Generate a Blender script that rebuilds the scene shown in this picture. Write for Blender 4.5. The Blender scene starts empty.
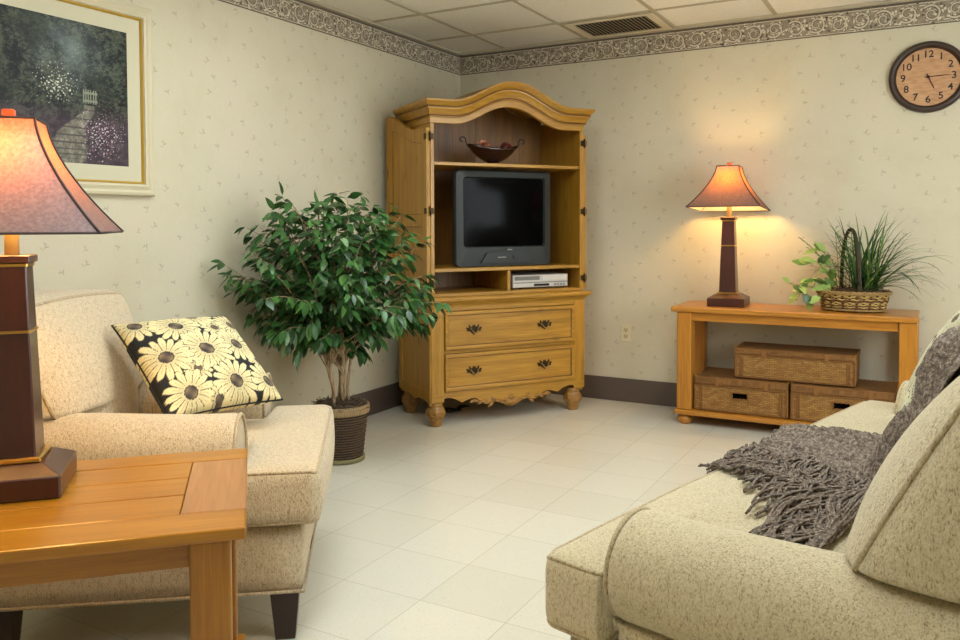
import bpy, bmesh, math, random
from mathutils import Vector, Matrix, Quaternion
from mathutils.bvhtree import BVHTree
from mathutils import noise as mnoise
random.seed(7)
PI = math.pi
scene = bpy.context.scene
COL = scene.collection
sin, cos, rad = math.sin, math.cos, math.radians

# ------------------------------------------------------------------ helpers
def s2l(c):
    return tuple(((v/255)/12.92 if v/255 <= .04045 else ((v/255+.055)/1.055)**2.4) for v in c)
def rgba(c): return s2l(c)+(1.0,)

def lerp(a, b, t): return a+(b-a)*t
def clamp(x, a=0., b=1.): return max(a, min(b, x))
def sstep(a, b, x):
    t = clamp((x-a)/(b-a)); return t*t*(3-2*t)

class Mat:
    """small wrapper to write node trees compactly"""
    def __init__(self, name, rough=.6, color=(200, 200, 200), **kw):
        self.m = bpy.data.materials.new(name); self.m.use_nodes = True
        self.nt = self.m.node_tree; self.L = self.nt.links
        self.b = self.nt.nodes['Principled BSDF']
        self.out = self.nt.nodes['Material Output']
        self.b.inputs['Roughness'].default_value = rough
        self.b.inputs['Base Color'].default_value = rgba(color)
        for k, v in kw.items(): self.b.inputs[k.replace('_', ' ')].default_value = v
    def n(self, t, ins=None, **attrs):
        nd = self.nt.nodes.new('ShaderNode'+t)
        for k, v in attrs.items(): setattr(nd, k, v)
        for k, v in (ins or {}).items(): self.set(nd.inputs[k], v)
        return nd
    def set(self, sock, v):
        if isinstance(v, bpy.types.NodeSocket): self.L.new(v, sock)
        else: sock.default_value = v
    def coord(self, scale=(1, 1, 1), loc=(0, 0, 0), rot=(0, 0, 0), kind='Object'):
        tc = self.n('TexCoord')
        mp = self.n('Mapping', {'Vector': tc.outputs[kind], 'Scale': scale, 'Location': loc, 'Rotation': rot})
        return mp.outputs[0]
    def noise(self, vec, scale, detail=3, rough=.5, dist=0.):
        return self.n('TexNoise', {'Vector': vec, 'Scale': scale, 'Detail': detail, 'Roughness': rough, 'Distortion': dist}).outputs[0]
    def ramp(self, fac, stops, interp='LINEAR'):
        r = self.n('ValToRGB', {'Fac': fac}); e = r.color_ramp.elements; r.color_ramp.interpolation = interp
        while len(e) < len(stops): e.new(.5)
        for el, (p, c) in zip(e, stops): el.position = p; el.color = rgba(c)
        return r.outputs[0]
    def mix(self, f, a, b, blend='MIX'):
        m = self.n('MixRGB', {'Fac': f, 'Color1': a, 'Color2': b}, blend_type=blend); return m.outputs[0]
    def math(self, op, a, b=0., c=0.):
        return self.n('Math', {0: a, 1: b, 2: c}, operation=op).outputs[0]
    def base(self, v): self.set(self.b.inputs['Base Color'], v)
    def bump(self, h, strength=.3, dist=.01):
        bp = self.n('Bump', {'Height': h, 'Strength': strength, 'Distance': dist})
        self.L.new(bp.outputs[0], self.b.inputs['Normal'])

def plain(name, color, rough=.6, **kw): return Mat(name, rough, color, **kw).m

def wood(name, dark, mid, light, axis='X', rough=.38, scale=1., knots=False, coat=.15):
    M = Mat(name, rough)
    st = {'X': (1.0, 14, 14), 'Y': (14, 1.0, 14), 'Z': (14, 14, 1.0)}[axis]
    v = M.coord(tuple(x*scale for x in st))
    n1 = M.noise(v, 2.2, 5, .6, .6)
    v2 = M.coord(tuple(x*scale for x in {'X': (3, 90, 90), 'Y': (90, 3, 90), 'Z': (90, 90, 3)}[axis]))
    n2 = M.noise(v2, 2.0, 2, .5)
    v3 = M.coord((2.2, 2.2, 2.2)); n3 = M.noise(v3, 1.3, 2, .5)
    c = M.ramp(n1, [(.28, dark), (.5, mid), (.72, light)])
    c = M.mix(.35, c, M.ramp(n2, [(.3, dark), (.65, light)]), 'MIX')
    c = M.mix(M.math('MULTIPLY', n3, .25), c, rgba(mid), 'MIX')
    if knots:
        vk = M.coord({'X': (2.2, 5, 5), 'Y': (5, 2.2, 5), 'Z': (5, 5, 2.2)}[axis], (.37, .21, .11))
        vo = M.n('TexVoronoi', {'Vector': vk, 'Scale': 1.15})
        k = M.ramp(vo.outputs['Distance'], [(.0, (255, 255, 255)), (.05, (200, 200, 200)), (.11, (0, 0, 0))])
        kd = tuple(int(x*.42) for x in dark)
        c = M.mix(M.math('MULTIPLY', k, .7), c, rgba(kd), 'MIX')
    M.base(c); M.b.inputs['Coat Weight'].default_value = coat; M.b.inputs['Coat Roughness'].default_value = .22
    M.bump(n2, .06, .004)
    return M.m

def chenille(name, tint=(202, 186, 148), dark=(146, 118, 80), light=(220, 206, 170), stretch=(1, 1, .45)):
    M = Mat(name, .92)
    v = M.coord(stretch)
    a = M.noise(v, 330, 3, .62, .4)
    b = M.noise(v, 120, 2, .6, .3)
    c = M.ramp(M.math('ADD', M.math('MULTIPLY', a, .68), M.math('MULTIPLY', b, .32)),
               [(.34, dark), (.47, tint), (.62, light)])
    big = M.noise(M.coord(), 5, 2)
    c = M.mix(M.math('MULTIPLY', big, .16), c, rgba(tuple(int(x*.86) for x in tint)))
    M.base(c)
    M.bump(M.math('ADD', a, M.math('MULTIPLY', b, .6)), .7, .006)
    try:
        M.b.inputs['Sheen Weight'].default_value = .25; M.b.inputs['Sheen Roughness'].default_value = .5
    except KeyError: pass
    return M.m

def wicker(name, dark, mid, light, mode='xz', w=.017, h=.0062):
    M = Mat(name, .55)
    tc = M.n('TexCoord'); sp = M.n('SeparateXYZ', {0: tc.outputs['Object']})
    X, Y, Z = sp.outputs
    if mode == 'xz': u, v = M.math('ADD', X, Y), Z
    else: u, v = X, Y
    if mode == 'cyl':
        u = M.math('MULTIPLY', M.math('ARCTAN2', Y, X), .13); v = Z
    vec = M.n('CombineXYZ', {0: u, 1: v, 2: 0.}).outputs[0]
    br = M.n('TexBrick', {'Vector': vec, 'Color1': rgba(light), 'Color2': rgba(mid), 'Mortar': rgba(dark), 'Scale': 1., 'Mortar Size': .0011,
                          'Mortar Smooth': .6, 'Bias': 0., 'Brick Width': w, 'Row Height': h}, offset=.5)
    nz = M.noise(M.coord((1, 1, 1)), 38, 3)
    c = M.mix(M.math('MULTIPLY', nz, .55), br.outputs['Color'], rgba(dark))
    M.base(c)
    M.bump(M.math('SUBTRACT', 1., br.outputs['Fac']), .8, .004)
    return M.m

class MB:
    def __init__(self): self.bm = bmesh.new(); self.smooth_all = False
    def _fin(self, geom_faces, mat, smooth, M):
        for f in geom_faces:
            f.material_index = mat; f.smooth = smooth
    def box(self, x0, x1, y0, y1, z0, z1, bev=0., mat=0, M=None, seg=2):
        bm = self.bm
        v = [bm.verts.new((x, y, z)) for x in (x0, x1) for y in (y0, y1) for z in (z0, z1)]
        q = [(0, 1, 3, 2), (4, 6, 7, 5), (0, 4, 5, 1), (2, 3, 7, 6), (0, 2, 6, 4), (1, 5, 7, 3)]
        fs = [bm.faces.new([v[i] for i in f]) for f in q]
        if M is not None:
            for a in v: a.co = M @ a.co
        if bev > 0:
            es = list({e for f in fs for e in f.edges})
            r = bmesh.ops.bevel(bm, geom=es, offset=bev, segments=seg, profile=.5, affect='EDGES')
            allf = set(r['faces']) | {f for f in fs if f.is_valid}
            for f in allf: f.material_index = mat
        else:
            for f in fs: f.material_index = mat
        return self
    def grid(self, rows, mat=0, smooth=True, closed_u=False, closed_v=False, flip=False):
        bm = self.bm; nr, nc = len(rows), len(rows[0])
        vs = [[bm.verts.new(p) for p in r] for r in rows]
        for i in range(nr if closed_u else nr-1):
            for j in range(nc if closed_v else nc-1):
                a, b, c, d = vs[i][j], vs[i][(j+1) % nc], vs[(i+1) % nr][(j+1) % nc], vs[(i+1) % nr][j]
                try:
                    f = bm.faces.new((d, c, b, a) if flip else (a, b, c, d))
                    f.material_index = mat; f.smooth = smooth
                except ValueError: pass
        return vs
    def cap(self, ring, mat=0, flip=False):
        try:
            f = self.bm.faces.new(list(reversed(ring)) if flip else ring); f.material_index = mat
        except ValueError: pass
    def lathe(self, prof, c=(0, 0, 0), n=24, mat=0, sx=1., sy=1., smooth=True, capb=True, capt=True):
        rows = [[(c[0]+r*sx*cos(2*PI*k/n), c[1]+r*sy*sin(2*PI*k/n), c[2]+z) for k in range(n)] for r, z in prof]
        vs = self.grid(rows, mat, smooth, closed_v=True)
        if capb: self.cap(vs[0], mat, True)
        if capt: self.cap(vs[-1], mat)
        return self
    def tube(self, path, r, n=8, mat=0, closed=False, smooth=True):
        P = [Vector(p) for p in path]; m = len(P); rows = []
        rr = r if isinstance(r, (list, tuple)) else [r]*m
        up = None
        for i in range(m):
            if closed: t = P[(i+1) % m]-P[i-1]
            else: t = P[min(i+1, m-1)]-P[max(i-1, 0)]
            if t.length < 1e-9: t = Vector((0, 0, 1))
            t.normalize()
            if up is None:
                up = Vector((0, 0, 1)) if abs(t.z) < .9 else Vector((1, 0, 0))
            a = t.cross(up)
            if a.length < 1e-6: a = t.orthogonal()
            a.normalize(); b = a.cross(t).normalized(); up = b
            rows.append([P[i]+a*rr[i]*cos(2*PI*k/n)+b*rr[i]*sin(2*PI*k/n) for k in range(n)])
        vs = self.grid(rows, mat, smooth, closed_u=closed, closed_v=True)
        if not closed:
            self.cap(vs[0], mat); self.cap(vs[-1], mat, True)
        return self
    def prism(self, outline, fn, d0, d1, mat=0, smooth=False):
        """outline: list of 2D points, fn(a,b,d)->3D"""
        r0 = [self.bm.verts.new(fn(a, b, d0)) for a, b in outline]
        r1 = [self.bm.verts.new(fn(a, b, d1)) for a, b in outline]
        n = len(outline)
        for i in range(n):
            f = self.bm.faces.new((r0[i], r0[(i+1) % n], r1[(i+1) % n], r1[i])); f.material_index = mat; f.smooth = smooth
        self.cap(list(reversed(r0)), mat); self.cap(r1, mat)
        return self
    def poly(self, pts, mat=0):
        f = self.bm.faces.new([self.bm.verts.new(p) for p in pts]); f.material_index = mat; return f
    def rbox(self, h, r, n=(10, 10, 6), fn=None, mat=0):
        """rounded box of half sizes h; fn(p, q) deforms (q is the unit cube position)"""
        bm = self.bm; seen = {}
        def vert(i, j, k):
            key = (i, j, k)
            if key not in seen:
                q = Vector((2*i/n[0]-1, 2*j/n[1]-1, 2*k/n[2]-1))
                seen[key] = bm.verts.new(rmap(q, h, r, fn))
            return seen[key]
        def face(a, b, c, d):
            f = bm.faces.new((vert(*a), vert(*b), vert(*c), vert(*d))); f.smooth = True; f.material_index = mat
        for i in range(n[0]):
            for j in range(n[1]):
                face((i, j, 0), (i, j+1, 0), (i+1, j+1, 0), (i+1, j, 0))
                face((i, j, n[2]), (i+1, j, n[2]), (i+1, j+1, n[2]), (i, j+1, n[2]))
        for i in range(n[0]):
            for k in range(n[2]):
                face((i, 0, k), (i+1, 0, k), (i+1, 0, k+1), (i, 0, k+1))
                face((i, n[1], k), (i, n[1], k+1), (i+1, n[1], k+1), (i+1, n[1], k))
        for j in range(n[1]):
            for k in range(n[2]):
                face((0, j, k), (0, j, k+1), (0, j+1, k+1), (0, j+1, k))
                face((n[0], j, k), (n[0], j+1, k), (n[0], j+1, k+1), (n[0], j, k+1))
        return self
    def build(self, name, mats, parent=None, fix=True, autosmooth=None):
        me = bpy.data.meshes.new(name)
        if fix: bmesh.ops.recalc_face_normals(self.bm, faces=self.bm.faces[:])
        self.bm.to_mesh(me); self.bm.free()
        for m in (mats if isinstance(mats, (list, tuple)) else [mats]): me.materials.append(m)
        o = bpy.data.objects.new(name, me); COL.objects.link(o)
        if parent is not None: o.parent = parent
        return o

def rmap(q, h, r, fn=None):
    p = Vector((q.x*h[0], q.y*h[1], q.z*h[2]))
    inn = Vector((clamp(p.x, -(h[0]-r), h[0]-r), clamp(p.y, -(h[1]-r), h[1]-r), clamp(p.z, -(h[2]-r), h[2]-r)))
    d = p-inn
    if d.length > 1e-9: p = inn+d.normalized()*r
    return fn(p, q) if fn else p

def empty(name, loc=(0, 0, 0), rz=0.):
    o = bpy.data.objects.new(name, None); COL.objects.link(o)
    o.location = loc; o.rotation_euler = (0, 0, rz); o.empty_display_size = .1
    return o
def tag(o, label, cat, group=None):
    o['label'] = label; o['category'] = cat
    if group: o['group'] = group
    return o
def struct(o): o['kind'] = 'structure'; return o
def dup(root, loc, rz):
    r = root.copy(); COL.objects.link(r); r.location = loc; r.rotation_euler = (0, 0, rz)
    for ch in list(root.children):
        c = ch.copy(); COL.objects.link(c); c.parent = r
        for g in list(ch.children):
            d = g.copy(); COL.objects.link(d); d.parent = c
    return r

# ------------------------------------------------------------------ materials
WALL = Mat('wallpaper', .8)
_v = WALL.coord()
_a = WALL.noise(_v, 3.0, 4, .6); _b = WALL.noise(_v, 55, 3, .7)
_c = WALL.ramp(_a, [(.3, (200, 190, 163)), (.5, (206, 198, 172)), (.7, (210, 199, 176))])
WALL.base(WALL.mix(WALL.math('MULTIPLY', _b, .35), _c, rgba((186, 174, 146))))
WALL.bump(_b, .08, .003)
SPRIG = plain('wallpaper_sprig', (178, 169, 146), .85)
SPRIG2 = plain('wallpaper_sprig_rose', (190, 174, 152), .85)
BORDER = Mat('border_ground', .8); BORDER.base(BORDER.ramp(BORDER.noise(BORDER.coord(), 60, 3), [(.35, (134, 120, 102)), (.65, (158, 144, 124))])); BORDER = BORDER.m
BLIGHT = plain('border_scroll_light', (212, 202, 178), .8)
BMID = plain('border_scroll_mid', (184, 171, 148), .8)
BDARK = plain('border_scroll_dark', (98, 85, 72), .8)
BASEB = plain('baseboard_vinyl', (92, 77, 68), .5)
FL = Mat('vinyl_tile', .26)
_v = FL.coord((1, 1, 1), (-.122, 0, 0))
_br = FL.n('TexBrick', {'Vector': _v, 'Color1': rgba((221, 216, 198)), 'Color2': rgba((228, 223, 207)), 'Mortar': rgba((172, 165, 148)), 'Scale': 1., 'Mortar Size': .0011,
                       'Mortar Smooth': .3, 'Bias': 0., 'Brick Width': .3048, 'Row Height': .3048}, offset=0.)
_sp = FL.noise(FL.coord(), 120, 2, .5); _s2 = FL.noise(FL.coord((1, 1, 1), (3, 1, 0)), 26, 3, .6)
_k = FL.ramp(_sp, [(.30, (255, 255, 255)), (.40, (0, 0, 0))])
_c = FL.mix(FL.math('MULTIPLY', _k, .35), _br.outputs['Color'], rgba((186, 172, 146)))
FL.base(FL.mix(FL.math('MULTIPLY', _s2, .22), _c, rgba((205, 198, 178))))
FL.b.inputs['Coat Weight'].default_value = .3; FL.b.inputs['Coat Roughness'].default_value = .12
FL.bump(FL.noise(FL.coord(), 9, 3), .05, .01)
FLOOR = FL.m
CE = Mat('ceiling_tile', .9); _n = CE.noise(CE.coord(), 160, 3, .7)
CE.base(CE.ramp(_n, [(.35, (222, 216, 200)), (.6, (236, 231, 217))])); CE.bump(_n, .25, .004)
CEIL = CE.m
TBAR = plain('ceiling_grid_bar', (178, 168, 142), .6)
DARK = plain('dark_void', (14, 12, 10), .9)
VENTW = plain('vent_paint', (208, 196, 168), .5)

A_D, A_M, A_L = (128, 86, 18), (164, 117, 32), (190, 144, 52)
ARM_X = wood('armoire_pine_x', A_D, A_M, A_L, 'X', .36, 1., True)
ARM_Z = wood('armoire_pine_z', A_D, A_M, A_L, 'Z', .36, 1., True)
ARM_IN = wood('armoire_inside_pine', (92, 58, 16), (126, 84, 26), (148, 104, 40), 'Z', .5)  # pine darkened to paint in the shadow inside the case
ARM_DARK = wood('armoire_glaze', (74, 42, 14), (96, 58, 22), (120, 76, 32), 'X', .45)
ARM_CARVE = wood('armoire_carving', (100, 64, 18), (146, 100, 38), (184, 140, 72), 'X', .5, 3.)
C_D, C_M, C_L = (146, 88, 20), (178, 115, 32), (198, 136, 48)
CON_X = wood('console_pine_x', C_D, C_M, C_L, 'X', .3, 1., True)
CON_Z = wood('console_pine_z', C_D, C_M, C_L, 'Z', .34)
T_D, T_M, T_L = (128, 74, 10), (158, 102, 18), (176, 120, 30)
TAB_X = wood('table_pine_x', T_D, T_M, T_L, 'X', .3, 1., True)
TAB_Y = wood('table_pine_y', (128, 82, 42), (158, 108, 62), (172, 124, 76), 'Y', .32)
TAB_Z = wood('table_pine_z', T_D, T_M, T_L, 'Z', .34)
BRASSD = plain('antique_brass', (62, 48, 30), .42, Metallic=.8)
BRASSL = plain('worn_brass', (142, 116, 74), .38, Metallic=.8)
BRASS = plain('brass', (206, 164, 84), .3, Metallic=1.)
MAHOG = wood('mahogany', (52, 19, 13), (62, 24, 17), (72, 30, 21), 'Z', .3, 1., False, .3)
CHEN = chenille('chenille')
CHEN_W = chenille('chenille_welt', (186, 166, 126), (132, 104, 70), (206, 190, 154))
CHEN_CH = chenille('chenille_warm', (205, 184, 148), (150, 120, 84), (222, 204, 172))
CHEN_CHW = chenille('chenille_warm_welt', (188, 164, 126), (138, 108, 74), (208, 188, 154))
LEGW = plain('espresso_leg', (46, 26, 20), .3)

# ------------------------------------------------------------------ camera
def make_camera():
    f, yaw, pitch, roll, cy0 = 809.84, rad(29.262), rad(1.83), rad(-.222), 249.84
    fw = Vector((-sin(yaw)*cos(pitch), cos(yaw)*cos(pitch), -sin(pitch)))
    rt = Vector((cos(yaw), sin(yaw), 0)); up = rt.cross(fw)
    R = rt*cos(roll)+up*sin(roll); U = -rt*sin(roll)+up*cos(roll)
    cam = bpy.data.cameras.new('camera'); o = bpy.data.objects.new('camera', cam); COL.objects.link(o)
    M = Matrix.Identity(4)
    for i in range(3): M[i][0] = R[i]; M[i][1] = U[i]; M[i][2] = -fw[i]
    M.translation = Vector((3.05, -5.157, 1.189)); o.matrix_world = M
    cam.sensor_width = 36; cam.lens = f/960*36; cam.shift_y = (cy0-320)/960
    cam.clip_start = .05
    scene.camera = o
make_camera()

# ------------------------------------------------------------------ room
RX, RY, H = 4.5, -6.6, 2.44
def sprigs(mb, fn, u0, u1, v0, v1, hole=None):
    """small leafy sprigs printed on the paper; fn(u,v,d) -> point"""
    rnd = random.Random(3); row = 0; v = v0+.05
    def leaf(cx, cy, a, L, w, mat):
        c, s = cos(a), sin(a); pts = []
        for t, ww in ((0, .15), (.35, 1.), (.7, .8), (1., .05)): pts.append((t*L, ww*w))
        out = [(x, y) for x, y in pts]+[(x, -y) for x, y in reversed(pts)]
        mb.poly([fn(cx+x*c-y*s, cy+x*s+y*c, .0006) for x, y in out], mat)
    while v < v1-.02:
        u = u0+.03+(row % 2)*.085
        while u < u1-.05:
            k = (row*2+int(u*10)) % 4
            cu, cv = u+rnd.uniform(-.045, .045), v+rnd.uniform(-.026, .026)
            a0 = [1.9, 1.1, 2.3, .8][k]+rnd.uniform(-.3, .3)
            m = 1 if k != 2 else 2
            leaf(cu, cv, a0, .036, .0022, m)
            leaf(cu+.012*cos(a0), cv+.012*sin(a0), a0+.9, .02, .0036, m)
            leaf(cu+.02*cos(a0), cv+.02*sin(a0), a0-.9, .017, .0034, m)
            if k in (0, 3): leaf(cu, cv, a0-1.3, .022, .0026, 2)
            u += .17
        v += .088; row += 1

mb = MB(); mb.box(0, RX, 0, .1, 0, H)
sprigs(mb, lambda u, v, d: (u, -d, v), 0, RX, .16, 2.27)
struct(mb.build('wall_back', [WALL.m, SPRIG, SPRIG2], fix=False))
mb = MB(); mb.box(-.1, 0, RY, .1, 0, H)
sprigs(mb, lambda u, v, d: (d, -u, v), 0, 5.0, .16, 2.27)
struct(mb.build('wall_left', [WALL.m, SPRIG, SPRIG2], fix=False))
mb = MB(); mb.box(RX, RX+.1, RY, .1, 0, H); struct(mb.build('wall_right', WALL.m))
mb = MB(); mb.box(-.1, RX+.1, RY-.1, RY, 0, H); struct(mb.build('wall_front', WALL.m))
mb = MB(); mb.box(-.1, RX+.1, RY-.1, .1, -.08, 0); struct(mb.build('floor', FLOOR))
mb = MB(); mb.box(-.1, RX+.1, RY-.1, .1, H, H+.08); struct(mb.build('ceiling', CEIL))
for nm, b in (('baseboard_back', (.004, RX, -.006, -.0005, 0.001, .157)), ('baseboard_left', (.0005, .006, RY, 0, 0.001, .157)),
              ('baseboard_right', (RX-.006, RX-.0005, RY, 0, .001, .157))):
    mb = MB(); mb.box(*b, bev=.002); struct(mb.build(nm, BASEB))

def scroll_border(name, fn, L):
    """printed scroll border: fn(u, v, d) with v 0..1 over the strip height"""
    mb = MB(); hh = .14
    z0 = 2.28
    def P(u, v, d): return fn(u, z0+v, d)
    # paper strip
    for (a, b, m, d) in ((0, hh, 0, .0012), (0, .006, 3, .0016), (hh-.012, hh, 3, .0016), (.008, .011, 1, .0016), (hh-.018, hh-.014, 1, .0016)):
        mb.poly([P(0, a, d), P(L, a, d), P(L, b, d), P(0, b, d)], m)
    def ribbon(pts, ws, m, d):
        rows = []
        for i, (x, y) in enumerate(pts):
            x2, y2 = pts[min(i+1, len(pts)-1)]; x1, y1 = pts[max(i-1, 0)]
            tx, ty = x2-x1, y2-y1; l = math.hypot(tx, ty) or 1; nx, ny = -ty/l, tx/l
            w = ws[i]
            rows.append([P(x+nx*w, clamp(y+ny*w, .006, hh-.012), d), P(x-nx*w, clamp(y-ny*w, .006, hh-.012), d)])
        mb.grid(rows, m, False)
    rep = .118; k = 0; u = .02; rnd = random.Random(5)
    while u < L-.02:
        up = 1 if k % 2 == 0 else -1
        cx, cy = u+.055, .066+up*.006
        def sp(r0, turns, ph, n=26):
            return [(clamp(cx+(r0*(1-.86*t/(n-1)))*cos(ph+up*turns*2*PI*t/(n-1)), 0.002, L-.002), cy+(r0*(1-.86*t/(n-1)))*sin(ph+up*turns*2*PI*t/(n-1))) for t in range(n)]
        ph = (-PI*.75 if up > 0 else PI*.75)
        s = sp(.05, 1.55, ph)
        n = len(s)
        ribbon(s, [.010*(1-.5*i/n) for i in range(n)], 3, .0020)
        ribbon(s, [.0052*(1-.5*i/n) for i in range(n)], 1, .0024)
        ribbon(s, [.0016 for i in range(n)], 2, .0028)
        # acanthus leaves thrown off the scroll
        for j in range(13):
            t = int(1+j*(n-6)/13); x, y = s[t]; a = math.atan2(y-cy, x-cx)+rnd.uniform(-.25, .5)*up
            Ls = rnd.uniform(.02, .034)*(1-.4*t/n)
            lf = [(clamp(x+Ls*q/5*cos(a+up*.7*q/5), .002, L-.002), y+Ls*q/5*sin(a+up*.7*q/5)) for q in range(6)]
            ribbon(lf, [.0058, .0085, .0088, .0075, .005, .001], 3, .0017)
            ribbon(lf, [.004, .0062, .0066, .0052, .003, .0004], 1 if j % 2 else 2, .0019)
        # linking stem to the next scroll and filler leaves in the spandrels
        st = [(clamp(cx-.06+.12*q/9, .002, L-.002), cy-up*.05+up*.09*sstep(.35, 1, q/9)*.4) for q in range(10)]
        ribbon(st, [.006]*10, 3, .0015); ribbon(st, [.0035]*10, 1, .0018)
        for j in range(14):
            x = cx+.05+rnd.uniform(-.04, .04); y = cy+up*rnd.uniform(-.05, .062); a = rnd.uniform(0, 6.28)
            lf = [(clamp(x+.018*q/4*cos(a), .002, L-.002), y+.018*q/4*sin(a)) for q in range(5)]
            ribbon(lf, [.001, .0055, .007, .005, .0005], (1, 3, 1, 2)[j % 4], .00205)
        u += rep; k += 1
    return struct(mb.build(name, [BORDER, BLIGHT, BMID, BDARK], fix=False))
scroll_border('trim_1', lambda u, z, d: (u, -d, z), RX)
scroll_border('trim_2', lambda u, z, d: (d, -u, z), 5.6)
# wall angle and ceiling grid
mb = MB()
mb.box(0.001, RX, -.022, -.0005, H-.018, H-.0005); mb.box(.0005, .022, RY, -.001, H-.018, H-.0005)
struct(mb.build('trim_3', TBAR))
mb = MB()
x = .378
while x < RX:
    mb.box(x-.012, x+.012, RY+.03, -.022, H-.006, H-.0004); x += .6096
y = -.4755
while y > RY:
    mb.box(.022, RX, y-.012, y+.012, H-.0064, H-.0006); y -= .6096
struct(mb.build('trim_4', TBAR))

# added unseen glowing window on the right wall, brightens ceiling and left wall
PANE = Mat('added_window_glow', .3, (235, 238, 240)); PANE.b.inputs['Emission Color'].default_value = (.92, 1., 1.06, 1); PANE.b.inputs['Emission Strength'].default_value = 5.0
WFR = plain('added_window_frame', (228, 222, 206), .5)
def added_window(name, c, half, vert, axis):
    mb = MB()
    def bx(a0, a1, z0, z1, d0, d1, m):
        if axis == 'x': mb.box(c[0]-d1, c[0]-d0, c[1]+a0, c[1]+a1, z0, z1, .003, m)
        else: mb.box(c[0]+a0, c[0]+a1, c[1]+d0, c[1]+d1, z0, z1, .003, m)
    z0, z1 = vert
    for b in ((-half-.06, -half, z0-.06, z1+.06), (half, half+.06, z0-.06, z1+.06), (-half, half, z0-.06, z0), (-half, half, z1, z1+.06), (-.02, .02, z0, z1)): bx(*b, .001, .035, 1)
    bx(-half, -.02, z0, z1, .006, .014, 0); bx(.02, half, z0, z1, .006, .014, 0)
    return struct(mb.build(name, [PANE.m, WFR]))
added_window('added_window_1', (RX, -2.3), .95, (.85, 2.1), 'x')

# ceiling fixtures (unseen troffers above the view, placed to light the room)
EM = Mat('troffer_diffuser', .5, (240, 236, 225)); EM.b.inputs['Emission Color'].default_value = (.90, 1., 1.04, 1); EM.b.inputs['Emission Strength'].default_value = 8.5
WHITE_MET = plain('white_enamel', (225, 220, 208), .5)
def troffer(loc, label):
    t = tag(empty('ceiling_light', (loc[0], loc[1], H)), label, 'ceiling light', 'ceiling light panels')
    mb = MB()
    for b in ((-.3, .3, -.6, -.575), (-.3, .3, .575, .6), (-.3, -.275, -.575, .575), (.275, .3, -.575, .575)):
        mb.box(*b, -.022, -.007, .003)
    mb.build('frame', WHITE_MET, t)
    mb = MB(); mb.box(-.274, .274, -.574, .574, -.018, -.010); mb.build('diffuser', EM.m, t)
LIGHTS = [(1.29, -2.61), (2.81, -2.61), (2.05, -4.44)]
for (lx, ly), lb in zip(LIGHTS, ('long ceiling light panel above the armchair and ficus', 'long ceiling light panel above the sofa front', 'long ceiling light panel above the near end table')):
    troffer((lx, ly), lb)

# ceiling vent
t = tag(empty('ceiling_vent', (1.30, -.2425, H)), 'beige metal ceiling vent grille near back wall', 'vent')
mb = MB()
for b in ((-.282, .282, -.215, -.18), (-.282, .282, .18, .215), (-.282, -.235, -.18, .18), (.235, .282, -.18, .18)):
    mb.box(*b, -.016, -.007, .003)
mb.build('frame', VENTW, t)
mb = MB(); mb.box(-.235, .235, -.18, .18, -.0075, -.007); mb.build('backing', DARK, t)
mb = MB()
for k in range(19):
    xx = -.223+k*.0248
    M = Matrix.Translation((xx, 0, -.012)) @ Matrix.Rotation(rad(35), 4, 'Y')
    mb.box(-.0072, .0072, -.18, .18, -.001, .001, M=M)
mb.build('slats', plain('vent_slat', (176, 158, 122), .5), t)

# ------------------------------------------------------------------ armoire
AZ = math.atan2(.824, .567)
AR = tag(empty('armoire', (.505, -1.153, 0), AZ), 'tall honey pine armoire with arched cornice and doors folded back in the corner', 'armoire')
X0, X1, YF, YB = -.045, 1.0, -.045, .45      # upper case
BX0, BX1 = -.048, 1.006                       # base
xc = (X0+X1)/2
def arch(x):      # 0 at the shoulders, 1 at the crown
    t = abs(x-xc)/(.5*(X1-X0))
    return .5+.5*cos(PI*clamp((t-.02)/.70)) if t < .72 else 0.
# lower case
mb = MB()
mb.box(BX0, BX0+.03, YF+.004, .47, .145, .715, .004); mb.box(BX1-.03, BX1, YF+.004, .47, .145, .715, .004)
mb.box(BX0+.03, BX1-.03, .455, .47, .145, .715)
mb.box(BX0+.03, BX1-.03, YF+.03, .455, .176, .186); mb.box(BX0+.03, BX1-.03, YF+.03, .455, .69, .714)
# side panel framing (left and right)
for sx, xo in ((-1, BX0), (1, BX1)):
    a, b = (xo-.008, xo) if sx < 0 else (xo, xo+.008)
    mb.box(a, b, YF+.004, YF+.06, .15, .71, .003); mb.box(a, b, .41, .47, .15, .71, .003)
    mb.box(a, b, YF+.06, .41, .15, .215, .003); mb.box(a, b, YF+.06, .41, .665, .71, .003)
base = mb.build('lower_case', ARM_Z, AR)
# face frame
for a_, b_ in ((BX0, .036), (.932, BX1)):
    mb = MB(); mb.box(a_, b_, YF, YF+.025, .144, .716, .004); mb.build('stile', ARM_Z, AR)
for a_, b_ in ((.678, .716), (.428, .448), (.186, .206)):
    mb = MB(); mb.box(.036, .932, YF+.001, YF+.025, a_, b_, .003); mb.build('rail', ARM_X, AR)
# scalloped apron
def apron_z(x):
    t = clamp(abs(x-xc)/.50)
    K = [(0, .084), (.24, .120), (.33, .108), (.50, .153), (.66, .134), (.85, .170), (1., .146)]
    for (a, za), (b, zb) in zip(K[:-1], K[1:]):
        if t <= b:
            q = (t-a)/(b-a)
            if b == .66: q = q**1.8
            elif a == .66: q = 1-(1-q)**1.8
            else: q = q*q*(3-2*q)
            return lerp(za, zb, q)
    return .146
mb = MB()
N = 120; rows0 = []
xs = [BX0+.002+(BX1-BX0-.004)*i/N for i in range(N+1)]
for y in (YF-.002, YF+.022):
    rows0.append(([(x, y, apron_z(x)) for x in xs], [(x, y, .192) for x in xs]))
mb.grid([rows0[0][1], rows0[0][0], rows0[1][0], rows0[1][1]], 0, False, closed_u=True)
ap = mb.build('apron', ARM_X, AR)
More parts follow.
